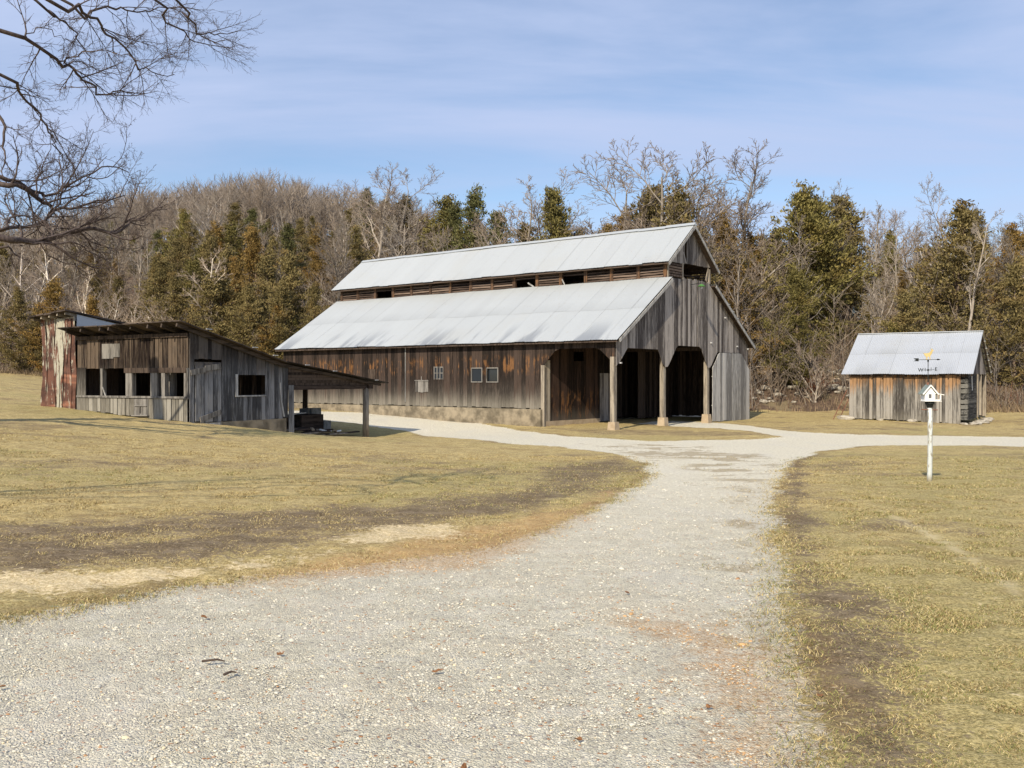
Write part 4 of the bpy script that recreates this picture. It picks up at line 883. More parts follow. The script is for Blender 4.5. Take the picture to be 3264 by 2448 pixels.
# ------------------------------------------------------------------ leaves and sticks on the gravel
M_leaf = simple('dead_leaf', (.16, .07, .03), (.30, .15, .06))
lv = [(-2.13, 6.55), (-1.38, 5.62), (-.42, 5.3), (.9, 7.4), (1.62, 4.98), (-.2, 3.95), (-1.05, 3.6), (.30, 4.3), (2.8, 8.9), (-2.7, 5.0), (.55, 3.35), (1.0, 4.8)]
for i, (x, y) in enumerate(lv):
    mb = MB(); rr = random.Random(i); n = 9; ring = [(math.cos(2*math.pi*k/n)*rr.uniform(.014, .032), math.sin(2*math.pi*k/n)*rr.uniform(.008, .02), rr.uniform(0, .015)) for k in range(n)]
    mb.add([(0, 0, .004)]+ring+[(0, 0, 0.002)]+[(a, b, c_-.002) for a, b, c_ in ring], [(0, 1+k, 1+(k+1) % n) for k in range(n)]+[(n+1, n+2+(k+1) % n, n+2+k) for k in range(n)])
    o = mb.build('dead_leaf', M_leaf, None, loc=(x, y, Z(x, y)-.012)); o.rotation_euler = (rr.uniform(-.3, .3), rr.uniform(-.3, .3), rr.uniform(0, 6)); tag(o, 'curled brown dead leaf lying on the pale gravel', 'leaf', 'dead leaves on the gravel')
for (x, y, l, a, lab) in ((-1.72, 5.45, .13, .05, 'short dark stick lying on the gravel, left of the middle'), (-1.55, 5.2, .07, .7, 'tiny dark twig just right of the short stick on the gravel')):
    mb = MB(); mb.cyl((-l/2, 0, .012), (l/2*.3, .01, .018), .008, .007, 6); mb.cyl((l/2*.3, .01, .018), (l/2, -.005, .012), .007, .004, 6); o = mb.build('stick', W_dark, None, loc=(x, y, Z(x, y)-.015)); o.rotation_euler = (0, 0, a); tag(o, lab, 'stick')
# ------------------------------------------------------------------ trees
def bark_mat(name, base_a, base_b, scale=3.):
    m, N = newmat(name); P = N.obj(); n = N.noise(N.mapv(P, (3, 3, .8)), scale, 4., .65)
    c = N.mix(N.ss(n, .35, .7), base_a, base_b); oc = N.n('ShaderNodeObjectInfo').outputs[1]
    c = N.mix(1., c, oc, 'MULTIPLY'); N.out(c, .9, 0, N.bump(n, .5, .02), .1); return m
M_bark = bark_mat('bark', (.24, .20, .16), (.42, .375, .315)); M_twig = bark_mat('twigs', (.24, .195, .155), (.38, .32, .26), 1.)
M_neartwig = bark_mat('near_tree_bark', (.055, .042, .04), (.12, .095, .085), 5.)
def foliage_mat():
    m, N = newmat('cedar_foliage'); P = N.obj(); isl = N.island(); oc = N.n('ShaderNodeObjectInfo').outputs[1]
    n = N.noise(P, .9, 3., .6); f = N.m('ADD', N.m('MULTIPLY', isl, .5), N.m('MULTIPLY', N.m('SUBTRACT', n, .3), 1.3), clamp=True)
    c = N.mix(f, (.085, .074, .030), (.29, .225, .095)); c = N.mix(N.m('MULTIPLY', N.ss(N.noise(P, .55, 2., .5), .52, .7), .7), c, (.21, .135, .048))
    c = N.mix(1., c, oc, 'MULTIPLY'); N.out(c, .8, 0, None, .15); return m
M_fol = foliage_mat()
def tubes(lines, sides):
    """lines: list of (pts (n,3), radii (n)); returns V, F(quads)"""
    by = {}
    for p, r in lines: by.setdefault(len(p), []).append((p, r))
    VV = []; FF = []; k = 0; ang = np.arange(sides)*2*np.pi/sides; ca, sa = np.cos(ang), np.sin(ang)
    for n, L in by.items():
        P = np.array([l[0] for l in L]); Rr = np.array([l[1] for l in L]); T = np.gradient(P, axis=1); T /= np.linalg.norm(T, axis=2, keepdims=True)+1e-9
        ref = np.where(np.abs(T[:, :1, 2:3]) > .8, np.array([[[1., 0, 0]]]), np.array([[[0, 0, 1.]]])); A = np.cross(T, np.broadcast_to(ref, T.shape)); A /= np.linalg.norm(A, axis=2, keepdims=True)+1e-9; B_ = np.cross(T, A)
        Vr = P[:, :, None]+Rr[:, :, None, None]*(A[:, :, None]*ca[None, None, :, None]+B_[:, :, None]*sa[None, None, :, None])
        m = len(L); VV.append(Vr.reshape(-1, 3)); g = np.arange(m*n*sides).reshape(m, n, sides)+k; g2 = np.roll(g, -1, 2)
        FF.append(np.stack([g[:, :-1], g2[:, :-1], g2[:, 1:], g[:, 1:]], -1).reshape(-1, 4)); k += m*n*sides
    return np.concatenate(VV), np.concatenate(FF)
def unit(v): return v/(np.linalg.norm(v)+1e-9)
def branch(rng, p, d, L, r0, r1, n, wig, lift):
    pts = [p]; d = unit(d); st = L/(n-1)
    for i in range(n-1):
        d = unit(d+rng.normal(0, wig, 3)+np.array([0, 0, lift])); p = p+d*st; pts.append(p)
    return np.array(pts), np.linspace(r0, r1, n)
def spawn(rng, pts, rad, lv, P, out):
    """children along a parent branch"""
    if lv >= len(P['n']): return
    n = P['n'][lv]; n = int(n*rng.uniform(.8, 1.2)+.5); m = len(pts); s0 = P['start'][lv]; L_ = np.linalg.norm(np.diff(pts, axis=0), axis=1).sum()
    az = rng.uniform(0, 6.28)
    for i in range(n):
        t = s0+(1-s0)*(i+rng.uniform(.1, .9))/n; q = t*(m-1); k = min(int(q), m-2); f = q-k; p = pts[k]*(1-f)+pts[k+1]*f; d = unit(pts[k+1]-pts[k])
        az += 2.4+rng.uniform(-.5, .5); a = unit(np.cross(d, np.array([.3, .1, 1.]) if abs(d[2]) < .9 else np.array([1., 0, 0]))); b = np.cross(d, a)
        an = math.radians(P['ang'][lv]*rng.uniform(.7, 1.3)); dd = d*math.cos(an)+(a*math.cos(az)+b*math.sin(az))*math.sin(an)
        rp = rad[k]*(1-f)+rad[k+1]*f; L = L_*P['len'][lv]*rng.uniform(.6, 1.15)*(1-P['tap'][lv]*t)
        r0 = max(min(rp*.75, rad[0]*P['rad'][lv]), P['rmin']); r1 = max(r0*.35, P['rmin']*.7)
        pp, rr = branch(rng, p, dd, L, r0, r1, P['seg'][lv], P['wig'], P['lift'][lv]); out.setdefault(lv, []).append((pp, rr)); spawn(rng, pp, rr, lv+1, P, out)
def bare_proto(seed, H_, trunk_r, spread, style):
    rng = np.random.RandomState(seed)
    P = dict(n=[13, 9, 7, 4], start=[.28, .18, .15, .1], ang=[spread, 38, 36, 34], len=[.55, .52, .5, .5], tap=[.55, .35, .3, .2], rad=[.5, .5, .5, .6], seg=[6, 5, 4, 3], wig=.13, lift=[.10, .06, .05, .04], rmin=.012)
    if style == 'multi': P.update(n=[9, 9, 6, 4], start=[.03, .2, .15, .1], ang=[24, 30, 30, 30], len=[.95, .45, .45, .5])
    if style == 'slim': P.update(n=[10, 6, 5, 4], start=[.45, .2, .15, .1], len=[.32, .5, .5, .5])
    if style == 'brush': P.update(n=[14, 9, 5, 4], start=[.0, .15, .1, .1], ang=[34, 26, 26, 26], len=[.9, .5, .45, .5], tap=[.2, .3, .3, .2])
    tr = branch(rng, np.array([0, 0, -.4]), np.array([rng.uniform(-.08, .08), rng.uniform(-.08, .08), 1.]), H_ if style != 'multi' and style != 'brush' else H_*.55, trunk_r, trunk_r*.18, 9, .05, .02)
    out = {}; spawn(rng, tr[0], tr[1], 0, P, out)
    V1, F1 = tubes([tr]+out.get(0, []), 6); V2, F2 = tubes(out.get(1, []), 4); V3, F3 = tubes(out.get(2, [])+out.get(3, []), 3)
    return fastmesh('trunk', V1, F1, M_bark, smooth=True, link=False), fastmesh('crown', np.concatenate([V2, V3]), np.concatenate([F2, F3+len(V2)]), M_twig, link=False)
def cedar_proto(seed, H_, Rm, style=0):
    rng = np.random.RandomState(seed); tr = branch(rng, np.array([0, 0, -.4]), np.array([0, 0, 1.]), H_*.98, H_*.017+.05, .02, 8, .03, .02)
    limbs = []; C_ = []; D_ = []; S_ = []
    nb = int(H_*12); lob = rng.uniform(0, 6.28, 8); nw = int(H_*1.9)
    for i in range(nb):
        t = (i+rng.rand())/nb; t = .06+.93*t if style != 1 else .25+.74*t
        t = min(max((round(t*nw)+rng.normal(0, .10))/nw, .05), .985); prof = (1-t)**(.95 if style != 1 else .8)*(1 if t > .16 else .8)
        q = t*7; k = min(int(q), 6); p = tr[0][k]*(1-q+k)+tr[0][k+1]*(q-k); az = rng.uniform(0, 6.28); Lb = max(Rm*1.12*prof*rng.uniform(.45, 1.25)*(1+.28*math.sin(2*az+lob[0]+5*t)+.22*math.sin(3*az+lob[1]-9*t)+.18*math.sin(14*t+lob[2])), .3)
        d = np.array([math.cos(az), math.sin(az), rng.uniform(.05, .45)+.6*t]); pp, rr = branch(rng, p, d, Lb*1.15, .035, .008, 5, .1, .06); limbs.append((pp, rr))
        nc = int(3+Lb*3.4)
        for j in range(nc):
            u = .25+.75*(j+rng.rand())/nc; qq = u*4; kk = min(int(qq), 3); c = pp[kk]*(1-qq+kk)+pp[kk+1]*(qq-kk)+rng.normal(0, .13, 3); C_.append(c); D_.append(unit(d)); S_.append(rng.uniform(.7, 1.25))
    C_ = np.array(C_); D_ = np.array(D_); S_ = np.array(S_); m = len(C_); nl = 30
    # every tuft: nl narrow sprays pointing up and outwards, each a thin folded leaf-like face
    cen = np.repeat(C_, nl, 0)+rng.normal(0, .15, (m*nl, 3))*np.repeat(S_, nl)[:, None]*np.array([1, 1, .55])
    dr = np.repeat(D_, nl, 0)*.7+rng.normal(0, .55, (m*nl, 3))+np.array([0, 0, .45]); dr /= np.linalg.norm(dr, axis=1, keepdims=True)
    sd = np.cross(dr, rng.normal(0, 1, (m*nl, 3))); sd /= np.linalg.norm(sd, axis=1, keepdims=True); L = rng.uniform(.08, .20, (m*nl, 1)); W_ = L*rng.uniform(.15, .26, (m*nl, 1))
    V = np.stack([cen-dr*L*.5, cen+sd*W_, cen+dr*L*.6, cen-sd*W_], 1).reshape(-1, 3); F_ = np.arange(m*nl*4).reshape(-1, 4)
    V1, F1 = tubes([tr]+limbs, 4)
    return fastmesh('trunk', V1, F1, M_bark, smooth=True, link=False), fastmesh('crown', V, F_, M_fol, link=False)
PB = [bare_proto(1, 11, .17, 42, 'open'), bare_proto(2, 12, .19, 50, 'open'), bare_proto(3, 11, .15, 46, 'multi'), bare_proto(4, 11, .13, 34, 'slim'), bare_proto(5, 12, .15, 38, 'slim'), bare_proto(6, 11, .16, 46, 'multi'), bare_proto(7, 6.5, .10, 40, 'brush')]
PB_H = [12.0, 13.0, 11.5, 11.5, 12.5, 11.5, 7.5]
PC = [cedar_proto(21, 8.5, 2.1), cedar_proto(22, 9, 2.7), cedar_proto(23, 9, 2.3, 1), cedar_proto(24, 7, 2.0), cedar_proto(25, 9.5, 2.4), cedar_proto(26, 9, 2.9, 1)]
PC_H = [8.7, 9.2, 9.2, 7.2, 9.7, 9.2]
def pxof(x, y): return 1632+3022.5*x/max(y, 1)
def region(x, y, t):
    p = pxof(x, y)
    a = ['at the left edge', 'left of the rusty crib', 'over the rusty crib', 'over the open shed bays', 'over the shed door', 'over the shed window', 'over the lean-to', 'left of the barn roof', 'over the left ridge end', 'over the left half of the ridge', 'over the middle ridge', 'over the right half of the ridge', 'left of the ridge peak', 'over the barn gable', 'right of the barn gable', 'over the brush heap', 'left of the small barn', 'over the small barn roof', 'over the birdhouse', 'right of the small barn', 'at the right edge'][int(np.searchsorted([60, 140, 260, 400, 560, 720, 880, 1060, 1200, 1400, 1650, 1900, 2080, 2240, 2420, 2560, 2720, 2900, 3060, 3180], p))]
    b = 'at the wood edge' if t < 5 else ('just inside the wood' if t < 13 else ('low on the slope' if t < 28 else ('halfway up' if t < 70 else 'high on the hill')))
    return a, b
used_pos = []
def put_tree(name, meshes, x, y, s, col, tcol, desc, cat, sz=1., bush=False):
    a, b = region(x, y, y-float(hill_base(np.array([x]), np.array([y]))[0]))
    sd_ = 'tall ' if s*12 > 10.5 else ('small ' if s*12 < 8 else ''); lab = '%s%s %s, %s' % (sd_, desc, a, b)
    root = empty(name, (x, y, Z(x, y)), rg.uniform(0, 6.28), lab, cat, lab)
    root.scale = (s*sz, s*sz, s)
    for nm, me, cc in (('trunk', meshes[0], tcol), ('crown', meshes[1], col)):
        o = bpy.data.objects.new(nm, me); C.objects.link(o); o.parent = root; o.color = (*cc, 1)
    used_pos.append((x, y)); return root
_ds = np.concatenate([np.arange(54, 130, .5), np.arange(130, 245, 1.)])
def stand(px, py, h):
    """where on the slope does a tree of height h stand whose top is seen there"""
    a = (px-1632)/3022.5; xs = a*_ds; g = terrain(xs, _ds); top = HC-(py-1206.4)/3022.5*_ds
    ok = (_ds-hill_base(xs, _ds)) > 1.0; e = np.abs(top-g-h)+np.where(ok, 0, 1e3); k = int(np.argmin(e)); return xs[k], _ds[k], float(np.clip(top[k]-g[k], h*.6, h*1.6))
OL = (1., 1., 1.); BRZ = (1.18, .98, .76); GRN = (.93, 1.0, .8); DKG = (.62, .78, .72); YEL = (1.2, 1.15, .8)
ced = [(590,655,9,GRN,1),(660,720,9,OL,1),(730,690,9,GRN,4),(800,650,8,DKG,1),(850,780,9,OL,4),(530,800,8,OL,1),(610,800,8,GRN,4),(700,840,9,OL,5),(760,900,9,OL,1),(900,700,8,DKG,1),(960,680,8,OL,1),(1060,640,8,GRN,4),(1280,600,9,OL,4),(1420,590,9,GRN,1),(3000,750,12,OL,5),(3085,740,12,OL,1),(3165,790,11,OL,5),(3240,850,10,OL,1),(2935,870,9,GRN,1),(3060,900,9,OL,5),(3150,950,8,OL,1),(3235,1010,7,OL,1),(2520,770,10,OL,5),(2610,690,11,OL,1),(2690,760,10,OL,5),(2340,730,10,BRZ,1),(2400,810,9,BRZ,5),(2440,730,9,OL,1),(2570,900,8,OL,5),(2650,940,7,OL,1),(2310,800,8,BRZ,1),(2820,720,9,GRN,1),(2790,900,7,OL,1),(2620,600,11,GRN,1),(3100,1010,6,BRZ,5),(2960,1000,6,OL,1),(2580,572,10,GRN,5),(2695,600,9,OL,2),(2480,705,8,OL,1),(2640,745,9,OL,4),(2410,720,7,BRZ,1),(2330,690,9,BRZ,4),(2290,655,8,BRZ,0),(2380,860,7,BRZ,1),(3040,618,11,OL,1),(3110,655,10,OL,4),(3195,692,9,BRZ,1),(2960,760,9,OL,4),
 (2747,852,7,YEL,0),(2860,800,8,DKG,4),(3100,790,9,GRN,1),(3230,800,8,OL,4),(2905,900,7,OL,1),(3010,890,7,GRN,1),(2550,820,8,GRN,4),(2470,900,7,OL,1),(3190,930,6,OL,1),(3262,720,9,BRZ,4),(2700,1000,5,BRZ,3),(2345,780,8,OL,1),(2440,800,8,OL,4),(3060,960,6,OL,1),(2850,1010,5,GRN,3),
 (2075,545,11,OL,2),(2235,557,11,OL,5),(1990,645,8,BRZ,4),(1905,655,7,YEL,1),(1850,690,7,OL,1),(1960,690,7,BRZ,1),(2120,650,8,BRZ,4),(2020,705,7,BRZ,1),(1772,572,11,GRN,2),(1500,566,11,DKG,4),(1455,620,9,DKG,0),(1605,625,8,DKG,3),(1232,618,9,OL,1),(1285,655,8,GRN,1),(1165,590,9,DKG,0),(1370,665,8,BRZ,1),(2180,690,7,BRZ,1),(1700,690,8,OL,1),(2250,720,8,BRZ,1),(1560,690,8,OL,1),
 (755,630,9,OL,1),(700,690,9,BRZ,4),(625,692,8,OL,1),(560,740,8,OL,1),(503,722,7,DKG,0),(830,705,9,BRZ,1),(880,740,8,OL,4),(945,775,10,OL,1),(905,880,9,OL,4),(985,880,8,OL,1),(870,960,7,BRZ,1),(660,850,9,OL,4),(770,800,9,BRZ,1),(570,850,8,OL,1),(160,868,8,BRZ,4),(115,960,7,OL,1),(205,990,6,OL,1),(1035,960,7,OL,1),(1010,700,9,BRZ,4),(1110,650,9,OL,1),(1330,690,8,OL,4),(480,790,8,OL,1),(720,760,9,OL,4),(800,880,8,OL,1),(1060,1030,5,OL,3),(940,1000,6,GRN,1),(640,760,8,GRN,1),(300,930,6,BRZ,0),(60,900,7,OL,1),(20,760,8,OL,4),(1150,700,9,OL,1),(1220,700,8,BRZ,4)]
nm_of = {OL: 'olive cedar', BRZ: 'bronze-brown cedar', GRN: 'dull green cedar', DKG: 'dark pointed cedar', YEL: 'yellow-green cone cedar'}
for px, py, h, c, k in ced:
    x, y, hh = stand(px, py, h); v = rg.uniform(.8, 1.15); put_tree('cedar_tree', PC[k], x, y, hh/PC_H[k], tuple(q*v for q in c), (.7, .6, .55), nm_of[c], 'cedar', rg.uniform(.95, 1.35))
def bare_at(px, py, h, k, pale=0., sz=1.35, desc=None):
    x, y, hh = stand(px, py, h); g = rg.uniform(.75, 1.1); tc = tuple(g*(1+pale*q) for q in (1.4, 1.45, 1.5)); cc = tuple(g*(1+pale*.5)*q for q in (1, .97, .95))
    put_tree('bare_tree', PB[k], x, y, hh/PB_H[k], cc, tc, desc or 'grey bare tree', 'tree', sz)
for a in ((2090,476,15,5),(2230,470,15,2),(2290,500,14,5),(2310,520,14,1),(2370,600,12,2),(2010,560,13,1),(2160,500,14,1),(1645,610,9,0),(1690,650,9,2),(2830,632,12,2),(2770,690,11,4),(2885,680,11,1),(2500,640,10,2),(2560,700,10,4),(2430,640,11,2),(1480,640,11,2),(1545,660,11,5),(1400,690,10,2),(1340,640,10,1),(1120,600,9,1),(1250,570,9,0),(1180,560,10,1),(2640,660,12,4),(2960,690,11,2),(3240,690,11,1),(1780,640,9,1)): bare_at(*a)
for a in ((360,930,6,4),(420,960,6,3),(470,900,7,5),(520,980,6,2),(575,1000,5,5),(625,960,6,4),(690,930,7,3),(745,990,5,2),(800,960,6,5),(850,1020,5,4),(900,980,6,3),(960,930,6,2),(1010,830,7,5),(1090,860,6,4),(330,860,7,2),(50,900,7,5),(2780,830,8,2),(2880,870,7,3),(3010,800,9,5),(200,770,9,4),(262,850,8,3),(95,800,8,4),(565,800,9,5),(612,790,10,4),(682,742,10,2),(560,900,8,2),(1450,690,11,2),(1580,700,10,2),(2470,860,9,4),(2620,820,10,3),(2700,830,10,4),(2640,700,11,3)): bare_at(*a, pale=.75, desc='pale bare tree')
for a in ((1060,715,8,6),(1120,760,8,6),(720,1000,5,6),(2470,1000,6,6),(2600,1050,5,6),(640,1010,5,6),(1180,830,7,6),(2520,960,6,6)): bare_at(*a, pale=.2, desc='many-stemmed bare tree')
# fill the wood
n = len([1 for p in used_pos]); tries = 0; nb_ = 72
rt = np.random.RandomState(77)
def free(x, y, dmin): return all((x-a)**2+(y-b)**2 > dmin*dmin for a, b in used_pos)
while nb_ < 235 and tries < 6000:
    tries += 1; az = rt.uniform(-.60, .60); t = rt.uniform(1.5, 60)**1.0; y = 66+t
    y = float(hill_base(np.array([az*70]), np.array([70.]))[0])+t; x = az*y
    if not free(x, y, 2.3+t*.02): continue
    if -14 < x < 10 and y < 68: continue
    k = int(rt.choice([0, 1, 2, 3, 4, 5, 6], p=[.14, .13, .17, .16, .14, .14, .12])); g = rt.uniform(.65, 1.15); tn = rt.uniform(-.06, .06); pale = .8 if rt.rand() < .16 else rt.uniform(0, .2)
    if az > .12 and t > 20: sc = rt.uniform(.55, .8)
    elif -.02 < az <= .12: sc = rt.uniform(.5, .75)
    else: sc = rt.uniform(.6, .9)
    put_tree('bare_tree', PB[k], x, y, sc, (g*(1+tn), g, g*(1-tn)), (g*(1+pale), g*(1+pale), g*(1+pale*1.1)), 'many-stemmed bare tree' if k == 6 else ('pale bare tree' if pale > .5 else 'grey bare tree'), 'tree'); nb_ += 1
tries = 0
while nb_ < 298 and tries < 3000:
    tries += 1; az = rt.uniform(-.6, .02); t = rt.uniform(55, 120); y = 66+t; x = az*y
    if not free(x, y, 3.5): continue
    k = int(rt.choice([0, 1, 2, 5])); g = rt.uniform(.75, 1.1); put_tree('bare_tree', PB[k], x, y, rt.uniform(.55, .8), (g, g*.97, g*.94), (g, g, g), 'grey bare tree', 'tree'); nb_ += 1
cn = 0; tries = 0
while cn < 125 and tries < 6000:
    tries += 1; az = rt.uniform(-.60, .60); t = rt.uniform(3, 70) if az < 0 else rt.uniform(3, 34); y = float(hill_base(np.array([az*70]), np.array([70.]))[0])+t; x = az*y
    if az < -.33 and rt.rand() < .4: continue
    if not free(x, y, 2.0): continue
    c = [OL, BRZ, GRN][rt.choice(3, p=[.55, .2, .25])]; v = rt.uniform(.7, 1.05); k = int(rt.randint(0, 5)); put_tree('cedar_tree', PC[k], x, y, rt.uniform(.45, .72), tuple(q*v for q in c), (.7, .6, .55), nm_of[c], 'cedar', rt.uniform(1., 1.25)); cn += 1
# the wood on the ridge reads as one mass
def far_wood():
    rng = np.random.RandomState(9); protos = []
    for s in range(6):
        tr = branch(rng, np.array([0, 0, 0.]), np.array([0, 0, 1.]), 8., .12, .03, 4, .05, 0); L = [tr]
        for i in range(34):
            t = rng.uniform(.25, 1); p = tr[0][0]*(1-t)+tr[0][-1]*t; az = rng.uniform(0, 6.28); L.append(branch(rng, p, np.array([math.cos(az), math.sin(az), rng.uniform(.7, 1.8)]), rng.uniform(1.2, 3.2), .045, .022, 3, .12, .08))
        for b in L[1:]:
            pass
        ex = []
        for pp, rr in L[1:]:
            for j in range(3): ex.append(branch(rng, pp[1]+(pp[2]-pp[1])*rng.rand(), unit(pp[2]-pp[1])+rng.normal(0, .45, 3)+np.array([0, 0, .2]), rng.uniform(.6, 1.4), .026, .014, 2, .1, .05))
        V, F_ = tubes(L, 3); V2, F2 = tubes(ex, 3); protos.append((np.concatenate([V, V2]), np.concatenate([F_, F2+len(V)])))
    pos = []
    while len(pos) < 1500:
        az = rng.uniform(-.66, .22); t = rng.uniform(85, 205); y = 66+t; x = az*y
        if az > .0 and t > 120: continue
        pos.append((x, y))
    pos = np.array(pos); z = terrain(pos[:, 0], pos[:, 1]); VV = []; FF = []; k = 0; TT = []
    for (x, y), zz in zip(pos, z):
        V, F_ = protos[rng.randint(6)]; a = rng.uniform(0, 6.28); c, s = math.cos(a), math.sin(a); sc = rng.uniform(.75, 1.2); q = V*sc
        VV.append(np.c_[q[:, 0]*c-q[:, 1]*s+x, q[:, 0]*s+q[:, 1]*c+y, q[:, 2]+zz-.2]); FF.append(F_+k); k += len(V); g = rng.uniform(.8, 1.15); TT.append(np.tile([[.30*g, .25*g, .205*g, 1]], (len(V), 1)))
    tag(fastmesh('far_wood', np.concatenate(VV), np.concatenate(FF), island_colmat('far_wood_bark', .9), attrs={'tint': ('FLOAT_COLOR', np.concatenate(TT))}), kind='stuff', label='leafless grey-brown wood covering the far ridge on the left', cat='wood')
far_wood()
def brush():
    rng = np.random.RandomState(19); L = []; n = 15000
    az = rng.uniform(-.62, .62, n); t = rng.exponential(14, n)+.3; y = hill_base(az*70, np.full(n, 70.))+t; x = az*y; cl = fbm(x, y, .35, 3, 88); k = (rng.rand(n) < np.clip((cl-.32)*3.2, .05, 1)) & ~((az > .25) & (az < .385) & (t < 8) & (rng.rand(n) < .85)); x, y, t = x[k], y[k], t[k]; z = terrain(x, y); g = []
    for i in range(len(x)):
        h = rng.uniform(.5, 2.6)*min(1, .45+t[i]*.08); L.append(branch(rng, np.array([x[i], y[i], z[i]-.1]), np.array([rng.normal(0, .35), rng.normal(0, .35), 1.]), h, .018, .009, 4, .14, 0))
        for j in range(3): q = L[-1-j*1][0]; L.append(branch(rng, L[-1-j][0][1], np.array([rng.normal(0, .8), rng.normal(0, .8), .9]), h*.55, .011, .007, 4, .15, .05))
    V, F_ = tubes(L, 3); m = len(L); g = rng.uniform(.5, 1.2, (m, 1)); col = g*np.array([[.24, .185, .14]]); pk = rng.rand(m) < .3; col[pk] = (g*np.array([[.34, .29, .23]]))[pk]; rd = rng.rand(m) < .15; col[rd] = (g*np.array([[.22, .11, .07]]))[rd]
    col = np.c_[np.repeat(col, 12, 0), np.ones(m*12)]
    tag(fastmesh('brush', V, F_, island_colmat('brush_stems', .9), attrs={'tint': ('FLOAT_COLOR', col)}), kind='stuff', label='tangled leafless brush along the foot of the wood', cat='brush')
    # dry weeds on the lower bank
    n = 26000; az = rng.uniform(-.6, .6, n); t = rng.exponential(2.6, n)-.6; y = hill_base(az*70, np.full(n, 70.))+t; x = az*y; z = terrain(x, y); nk = ~((az > .25) & (az < .385) & (rng.rand(n) < .8)); x, y, z = x[nk], y[nk], z[nk]; n = len(x); h = rng.uniform(.12, .55, n); tt = rng.uniform(0, 6.28, n); w_ = rng.uniform(.012, .03, n); dx, dy = np.cos(tt)*w_, np.sin(tt)*w_; lx, ly = rng.normal(0, .4, n)*h, rng.normal(0, .4, n)*h
    V = np.stack([np.c_[x-dx, y-dy, z-.03], np.c_[x+dx, y+dy, z-.03], np.c_[x+lx, y+ly, z+h]], 1).reshape(-1, 3); col = rng.uniform(.5, 1.15, (n, 1))*np.array([[.27, .20, .125]]); col = np.c_[np.repeat(col, 3, 0), np.ones(n*3)]
    tag(fastmesh('dry_weeds', V, np.arange(n*3).reshape(-1, 3), bpy.data.materials['brush_stems'], attrs={'tint': ('FLOAT_COLOR', col)}), kind='stuff', label='low dry weeds where the lawn meets the wooded bank', cat='weeds')
brush()
def saplings():
    rng = np.random.RandomState(29); protos = []
    for s_ in range(7):
        tr = branch(rng, np.array([0, 0, -.2]), np.array([rng.normal(0, .1), rng.normal(0, .1), 1.]), 4.2, .035, .012, 6, .09, 0); L = [tr]
        for i in range(13):
            t = rng.uniform(.15, 1); q = t*5; k = min(int(q), 4); p = tr[0][k]*(1-q+k)+tr[0][k+1]*(q-k); az = rng.uniform(0, 6.28); b = branch(rng, p, np.array([math.cos(az), math.sin(az), rng.uniform(.5, 1.6)]), rng.uniform(.8, 2.0), .018, .009, 4, .13, .05); L.append(b)
            for j in range(2): L.append(branch(rng, b[0][1+j], unit(b[0][2]-b[0][1])+rng.normal(0, .5, 3), rng.uniform(.4, .9), .010, .007, 3, .1, .05))
        protos.append(tubes(L, 3))
    pos = []; n = 3600; az = rng.uniform(-.64, .64, n); t = np.where(rng.rand(n) < .5, rng.uniform(1, 25, n), rng.uniform(5, 105, n)); t = np.where(az > .0, t*.55, t); kk_ = (az < .1) | (rng.rand(n) < .4); az, t = az[kk_], t[kk_]; n = len(az); y = hill_base(az*70, np.full(n, 70.))+t; x = az*y; cl = fbm(x, y, .12, 3, 91); k = rng.rand(len(x)) < np.clip((cl-.25)*3, .15, 1); x, y = x[k], y[k]; z = terrain(x, y); VV = []; FF = []; TT = []; k = 0
    for i in range(len(x)):
        V, F_ = protos[rng.randint(7)]; a = rng.uniform(0, 6.28); c, s2 = math.cos(a), math.sin(a); q = V*rng.uniform(.5, 1.25)
        VV.append(np.c_[q[:, 0]*c-q[:, 1]*s2+x[i], q[:, 0]*s2+q[:, 1]*c+y[i], q[:, 2]+z[i]]); FF.append(F_+k); k += len(V); g = rng.uniform(.6, 1.2); r_ = rng.uniform(-.02, .03); TT.append(np.tile([[(.27+r_)*g, .22*g, (.175-r_)*g, 1]], (len(V), 1)))
    tag(fastmesh('undergrowth', np.concatenate(VV), np.concatenate(FF), island_colmat('sapling_bark', .9), attrs={'tint': ('FLOAT_COLOR', np.concatenate(TT))}), kind='stuff', label='thicket of thin grey-brown saplings between the trees of the wood', cat='undergrowth')
saplings()
